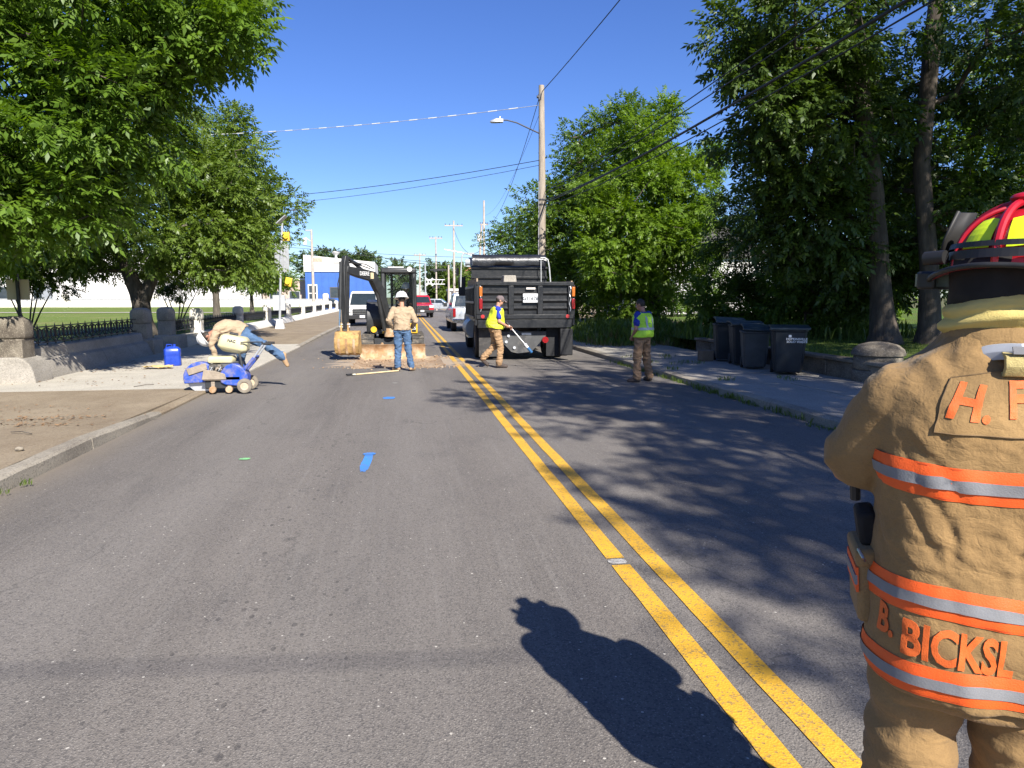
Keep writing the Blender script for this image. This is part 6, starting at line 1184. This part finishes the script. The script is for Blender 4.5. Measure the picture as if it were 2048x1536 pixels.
# bunched hood round the neck
rings = []
for i in range(72):
    q = 2*math.pi*i/72; ring = []; ph = .9*math.sin(q*1.0+.7)+.6*noise.noise(V((math.cos(q)*1.5, math.sin(q)*1.5, 2))); am = .013+.006*math.sin(q*2+1.2)+.004*noise.noise(V((math.cos(q)*4, math.sin(q)*4, 5)))
    for j in range(34):
        t = j/33; z = 1.722-.112*t+.010*math.sin(q+2.4)-.008*math.cos(2*q); rr = .086+.040*math.sin(min(1, t*1.5)*math.pi/2)-.028*max(0, t-.72)/.28
        rr += am*(abs(math.sin(math.pi*(2.3*t)+ph))-.35)*math.sin(math.pi*min(1, t*1.15+.05))+.0022*noise.noise(V((math.cos(q)*9, math.sin(q)*9, t*14)))+.0012*noise.noise(V((math.cos(q)*22, math.sin(q)*22, t*30)))
        ring.append((rr*math.cos(q)+.008, rr*.93*math.sin(q)-.004, z))
    rings.append(ring)
hm_ = MB(); gridmesh(hm_, rings+[rings[0]]); hd_ = hm_.build("hood", HOOD, FF, ang=180)
# trousers and boots
p = MB(); p.loft([ringpts((0, 0, z), V((1, 0, 0)), V((0, 1, 0)), rx, ry, 30, 2.4) for z, rx, ry in ((.76, .20, .15), (.86, .205, .16), (1.0, .20, .155))])
for k in (-1, 1): p.capsule((k*.108, .0, .82), (k*.120, .02, .52), .101, .094, 16); p.capsule((k*.120, .02, .54), (k*.130, -.01, .18), .093, .095, 16)
pm = remesh(p, .011, 4, "trousers"); folds(pm, lambda q: .010*(1-abs(noise.noise(V((q.x*6, q.y*6, q.z*13))))*2.1)+.008*math.sin(q.z*38+q.x*14+noise.noise(q*5)*4)*max(0, noise.noise(q*3.5)+.3)+.002*noise.noise(q*36)); tr_ = link("trousers", pm, COAT, FF, ang=180)
for k in (-1, 1):
    m = MB(); m.lathe([(.108, -.036), (.112, -.03), (.112, .03), (.108, .036)], (k*.131, 0, .26), 24); m.build("orange_band", ORB, tr_); o = MB(); o.capsule((k*.132, -.01, .22), (k*.132, -.02, .07), .075, .07); o.capsule((k*.134, -.06, .05), (k*.15, .16, .05), .055, .052); o.capsule((k*.134, -.02, .09), (k*.148, .13, .06), .06, .05); link("boot", remesh(o, .01, 3, "boot"), BOOTD, FF, ang=180)
# helmet
HM = MB(); HC = V((.026, -.010, 1.768)); 
def hp(x, y, z): return tuple(HC+HF@V((x, y, z)))
def dome(az, el, off=0.):
    """az from the front to the left, el up"""
    rx, ry, rz = .111+off, .133+off, .124+off; return hp(-math.sin(az)*math.cos(el)*rx, math.cos(az)*math.cos(el)*ry, math.sin(el)**.92*rz if el > 0 else 0)
HM.loft([[dome(2*math.pi*j/40, e) for j in range(40)] for e in np.linspace(0, math.pi/2-.02, 14)], cap=False); hl = HM.build("helmet", HRED, FF, ang=60)
for i in range(8):
    az = i*math.pi/4; r = .0085 if i % 2 == 0 else .005
    MB().tube([dome(az, e, .002+.012*(math.sin(e*1.0) if i % 2 == 0 else .4)) for e in np.linspace(.0, math.pi/2-.03, 12)], [r]*11+[r*.8], 8).build("ridge", HRED, hl)
MB().ell(hp(0, 0, .148), (.03, .03, .012)).build("crown_boss", HRED, hl)
for i in range(8):
    a0, a1 = i*math.pi/4+.13, (i+1)*math.pi/4-.13; m = MB(); g = [[dome(a0+(a1-a0)*(u/6)+(.0 if v else 0), .27+.66*v/5*(1-.10*abs(u-3)/3), .0035) for v in range(6)] for u in range(7)]
    for u in range(6):
        for v in range(5): m.add([g[u][v], g[u+1][v], g[u+1][v+1], g[u][v+1]], [(0, 1, 2, 3)])
    m.build("sticker", HYEL, hl, ang=80)
bo, bi, bt, rim_ = [], [], [], []
for j in range(48):
    a = 2*math.pi*j/48; fr = math.cos(a); k = (.150+.010*abs(math.sin(a))) if fr > 0 else .150; ly = .178 if fr > 0 else .20
    z = .002-.034*fr*fr; bo.append(hp(-math.sin(a)*k, fr*ly, z)); bi.append(dome(a, 0, .0)); bt.append(hp(-math.sin(a)*k*.985, fr*ly*.985, z-.008)); rim_.append(V(hp(-math.sin(a)*k, fr*ly, z-.003)))
br_ = MB(); br_.loft([bi, bo, bt, [hp(*(HF.transposed()@(V(q)-HC)-V((0, 0, .006)))) for q in bi]], cap=False); brim = br_.build("brim", HRED, hl, ang=60); MB().tube(rim_+[rim_[0]], .0062, 8).build("brim_trim", HBLK, hl, ang=80)
for e0, e1, nm in ((.07, .20, "goggle_strap"), (.24, .33, "goggle_strap")):
    m = MB(); n = 60
    for j in range(n):
        a, b_ = 2*math.pi*j/n, 2*math.pi*(j+1)/n; w0, w1 = .05*math.sin(a*1.), .05*math.sin(b_); m.add([dome(a, e0+w0*.6, .014), dome(b_, e0+w1*.6, .014), dome(b_, e1+w1*.6, .014), dome(a, e1+w0*.6, .014)], [(0, 1, 2, 3)])
    m.build(nm, HBLK, hl, ang=80)
sh_ = MB(); sh_.loft([[hp(x*.85, .138+.02*(1-abs(x)/.06)+dy-z*.22, z) for x in (-.05, -.025, 0, .025, .05)] for z, dy in ((.02, .02), (.07, .02), (.13, .008))]+[], cap=False, close=False); sf = sh_.build("front_shield", M("leather_shield", (.016, .014, .013), .6, .3, 9), hl); so = sf.modifiers.new("s", 'SOLIDIFY'); so.thickness = .006
gg = MB(); gg.loft([[hp(x*k*.85, .165+y-.25*x*x*10*.1, z-.030) for x, z in ((-.085, -.02), (.085, -.02), (.088, .022), (-.088, .022))] for y, k in ((-.02, 1), (.012, 1.02), (.026, .94))]); gg.build("goggles", BLK, hl, .006); MB().box(hp(0, .194, -.028), (.12, .004, .03), HF).build("goggle_lens", GLASS, hl)
fl_ = MB().cyl(hp(.092, .11, .020), hp(.092, .165, .018), .019, n=16).build("torch", HBLK, hl); MB().cyl(hp(.092, .108, .020), hp(.092, .102, .020), .015, n=16).build("torch_cap", M("torch_cap", (.22, .22, .23), .4), fl_); MB().cyl(hp(-.098, .11, .022), hp(-.098, .155, .02), .016, n=14).build("torch", HBLK, hl)
st = MB(); g = [[dome(math.pi+.06+.62*u/8-1.0+.25, .02+.20*v/3*(1-.25*abs(u-4)/4), .016) for v in range(4)] for u in range(9)]
for u in range(8):
    for v in range(3): st.add([g[u][v], g[u+1][v], g[u+1][v+1], g[u][v+1]], [(0, 1, 2, 3)])
st.build("pale_sticker", M("grey_sticker", (.55, .55, .55), .5, .3, 60), hl, ang=80)
# black ear and neck shroud, hair
sk = MB(); sk.loft([[V((r*math.sin(a)*.98, -r*math.cos(a)*1.05, z))+V((0, .0, 0)) for a in np.linspace(-2.0, 2.0, 30)] for z, r in ((1.785, .108), (1.75, .108), (1.715, .106), (1.68, .108))], cap=False, close=False); so = sk.build("neck_shroud", BLKF, FF, ang=80); sm_ = so.modifiers.new("s", 'SOLIDIFY'); sm_.thickness = .006
hr = MB(); hr.ell(hc+HF@V((0, -.02, .03)), (.086, .094, .10), HF); link("hair", remesh(hr, .01, 1, "hair"), HAIR, FF, ang=180)
MB().tube([hp(-.085, .02, -.01), hp(-.088, .04, -.08), hp(-.05, .075, -.14)], .006, 6).build("chin_strap", BLK, hl); MB().tube([hp(.085, .02, -.01), hp(.088, .04, -.08), hp(.05, .075, -.14)], .006, 6).build("chin_strap", BLK, hl)
# ================================================================ saw, jug, rag, tool on the road
SBLUE = M("saw_blue", (.02, .07, .38), .45, .2, 6, c2=(.27, .22, .16), amt=.42, s2=6); CREAM = M("cream_plastic", (.48, .43, .25), .5, .14, 5, c2=(.34, .28, .17), amt=.3); DUSTY = M("dusty_steel", (.27, .22, .165), .8, .25, 7, bs=.4, bscale=30)
s0 = V((-3.25, 13.4, 0)); sw = thing("concrete_saw", "blue and cream walk behind concrete saw on the road edge", "saw", s0, 0)
MB().cyl((-.36, .02, .24), (-.36, .05, .24), .25, n=36).build("blade", STEEL, sw)
g_ = MB(); pr = [(math.cos(q)*.29, math.sin(q)*.29) for q in np.linspace(-.25, 3.5, 14)]; g_.py([(a-.36, b+.26) for a, b in pr], -.07, .12); g_.build("blade_guard", SBLUE, sw, .015)
MB().box((-.40, -.085, .42), (.34, .02, .12), (0, -18, 0)).build("guard_plate", DUSTY, sw, .005)
MB().bb(-.28, .36, -.2, .28, .22, .30).build("deck", DUSTY, sw, .015); MB().bb(-.26, .40, -.15, .25, .07, .22).build("shadow_chassis", EBLK, sw, .015); MB().bb(-.20, .02, -.1, .2, .30, .50).build("engine_block", M("engine_black", (.04, .038, .035), .6, .4, 14, c2=(.25, .21, .16), amt=.4, s2=9), sw, .015)  # black chassis box fills in for the shadow under the deck
for i in range(6): MB().tube([(-.18+.05*i, -.11, .32+.02*(i % 3)), (-.16+.05*i, -.17, .40), (-.13+.05*i, -.12, .46)], .008, 5).build("cable", (STEEL, BLK, DUSTY)[i % 3], sw)
MB().py([(-.30, .24), (.12, .24), (.10, .34), (-.08, .40), (-.26, .42)], -.215, -.19).build("belt_cover", DUSTY, sw, .01)
h_ = MB(); h_.py([(.02, .18)]+[(.24+.25*math.cos(q), .22+.30*math.sin(q)) for q in np.linspace(2.9, .2, 10)]+[(.46, .10), (.10, .14)], -.20, .10); h_.build("side_cover", SBLUE, sw, .02)
MB().bb(-.02, .34, -.02, .26, .36, .54).build("engine", M("engine_grey", (.09, .09, .09), .6, .3, 12, c2=(.4, .36, .3), amt=.3), sw, .015)
for i in range(5): MB().bb(.20, .36, -.035, -.02, .38+.035*i, .395+.035*i).build("cooling_fin", EBLK, sw)
MB().tube([(-.10, -.1, .34), (-.06, -.13, .44), (-.0, -.1, .42), (.04, -.12, .38)], .016, 6).build("hose", DUSTY, sw); MB().tube([(-.2, -.12, .36), (-.16, -.16, .48), (-.12, -.12, .38)], .012, 6).build("linkage", STEEL, sw)
e_ = MB(); e_.loft([[(x*k-.0, y*k+.1, z) for x, y in ((-.22, -.15), (.19, -.15), (.23, -.05), (.21, .14), (-.22, .14), (-.24, 0))] for z, k in ((.52, .95), (.56, 1.02), (.60, 1.02), (.64, .9))]); e_.build("engine_cover", CREAM, sw, .012)
t_ = MB(); mrot = Matrix.Rotation(R(12), 3, 'Y'); t_.loft([[tuple(mrot @ V((x*k*.86, y*k*.86, z*.88))+V((.25, .04, .875))) for x, y in ((-.32, -.16), (-.28, -.2), (.20, -.2), (.28, -.14), (.28, .16), (.20, .2), (-.28, .2), (-.32, .16))] for z, k in ((-.20, .62), (-.13, .9), (-.10, 1.0), (.10, .92), (.155, .72))]); tk_ = t_.build("water_tank", CREAM, sw, .02)
o = text_on("NAC", BLK, sw, (.22, -.132, .925), (72, 12, 0), .066, .002, .001)
MB().cyl((.16, .04, 1.05), (.30, .04, 1.02), .03, n=10).build("tank_cap", BLK, tk_)
for y in (-.16, .22):
    MB().cyl((.40, y, .38), (.60, y, .62), .030, n=8).build("handle_sleeve", SBLUE, sw); MB().cyl((.58, y, .60), (.78, y, .88), .018, n=8).build("handle_bar", STEEL, sw); MB().cyl((.74, y, .87), (.90, y, .86), .022, n=8).build("grip", RUB, sw)
MB().cyl((.60, -.16, .62), (.60, .22, .62), .022, n=8).build("handle_brace", SBLUE, sw); MB().cyl((.42, -.12, .14), (.34, -.10, .70), .025, n=8).build("tank_post", EBLK, sw); MB().cyl((.38, -.16, .90), (.76, -.16, .90), .012, n=6).build("control_rod", BLK, sw)
for y in (-.26, .30): wheel(sw, (0, 0, 0), .13, .07, M("cream_hub", (.42, .34, .24), .8), tyre=M("dusty_tyre", (.20, .17, .13), .9, .3, 9)).matrix_basis = Matrix.Translation((.44, y, .13)) @ Matrix.Rotation(R(90), 4, 'Z')
for x in (-.12, .16): q_ = MB().cyl((x, -.24, .06), (x, -.16, .06), .06, n=16).build("front_roller", RUST, sw, .008); MB().bb(x-.03, x+.03, -.175, -.155, .06, .20).build("roller_fork", DUSTY, sw)
jg = thing("water_jug", "large blue water jug standing on the pale slab by the wall", "jug", (-5.62, 18.5, zl(18.5)), 12); JB = M("blue_jug_plastic", (.012, .045, .34), .3, .15, 6)
MB().loft([[(x*k, y*k, z) for x, y in ((-.19, -.11), (-.15, -.15), (.15, -.15), (.19, -.11), (.19, .11), (.15, .15), (-.15, .15), (-.19, .11))] for z, k in ((0, .93), (.03, 1.0), (.22, .98), (.25, .95), (.28, 1.0), (.40, .98), (.46, .7), (.48, .35))]).build("body", JB, jg, .01); MB().cyl((.05, 0, .47), (.05, 0, .53), .035).build("cap", JB, jg); MB().tube([(-.14, 0, .44), (-.12, 0, .52), (-.02, 0, .52), (.0, 0, .46)], .014, 6).build("handle", JB, jg)
rg = MB(); xs_ = np.linspace(-.32, .32, 22); ys_ = np.linspace(-.16, .16, 12)
rg.v = [(x*(1+.1*noise.noise(V((y*9, 0, 1)))), y*(1+.3*noise.noise(V((x*5, 3, 1)))), .035+.05*noise.noise(V((x*6, y*8, 2)))+.03*noise.noise(V((x*14, y*14, 5)))) for y in ys_ for x in xs_]; rg.f = [(j*22+i, j*22+i+1, (j+1)*22+i+1, (j+1)*22+i) for j in range(11) for i in range(21)]
ro = rg.build("work_rag", M("tan_cloth", (.50, .36, .15), .9, .2, 9), None, ang=80); ro.location = (-5.72, 17.75, zl(17.7)+.02); tag(ro, "crumpled tan cloth lying in front of the blue jug", "rag")
tl_ = thing("digging_bar", "pale handled tool with a dark head lying on the road before the worker", "tool", (-.75, 15.95, .02), 33); MB().cyl((-.36, 0, 0), (.75, 0, .01), .016, n=8).build("handle", M("pale_handle", (.55, .43, .24), .7, .2, 12), tl_); MB().box((-.46, 0, .012), (.22, .07, .03)).build("head", BLK, tl_, .006); MB().box((-.42, -.05, .014), (.07, .05, .025)).build("collar", M("pale_collar", (.6, .55, .42), .6), tl_)
tag(MB().ell((-3.95, 7.9, .14), (.045, .03, .024)).build("loose_stone", STONED), "small grey stone lying on the left pavement", "stone"); 
tw = MB().tube([(-4.6, 9.05, .12), (-4.45, 8.98, .135), (-4.3, 8.9, .118)], .006, 5).build("fallen_twig", BARKD); tag(tw, "short dry twig lying on the left pavement", "twig")
tw = MB().tube([(-5.0, 14.1, .035), (-4.85, 14.35, .045), (-4.75, 14.42, .035)], .006, 5).build("fallen_twig", BARKD); tag(tw, "dark twig lying on the pale concrete slab", "twig")
bpy.data.scenes.remove(TMP)
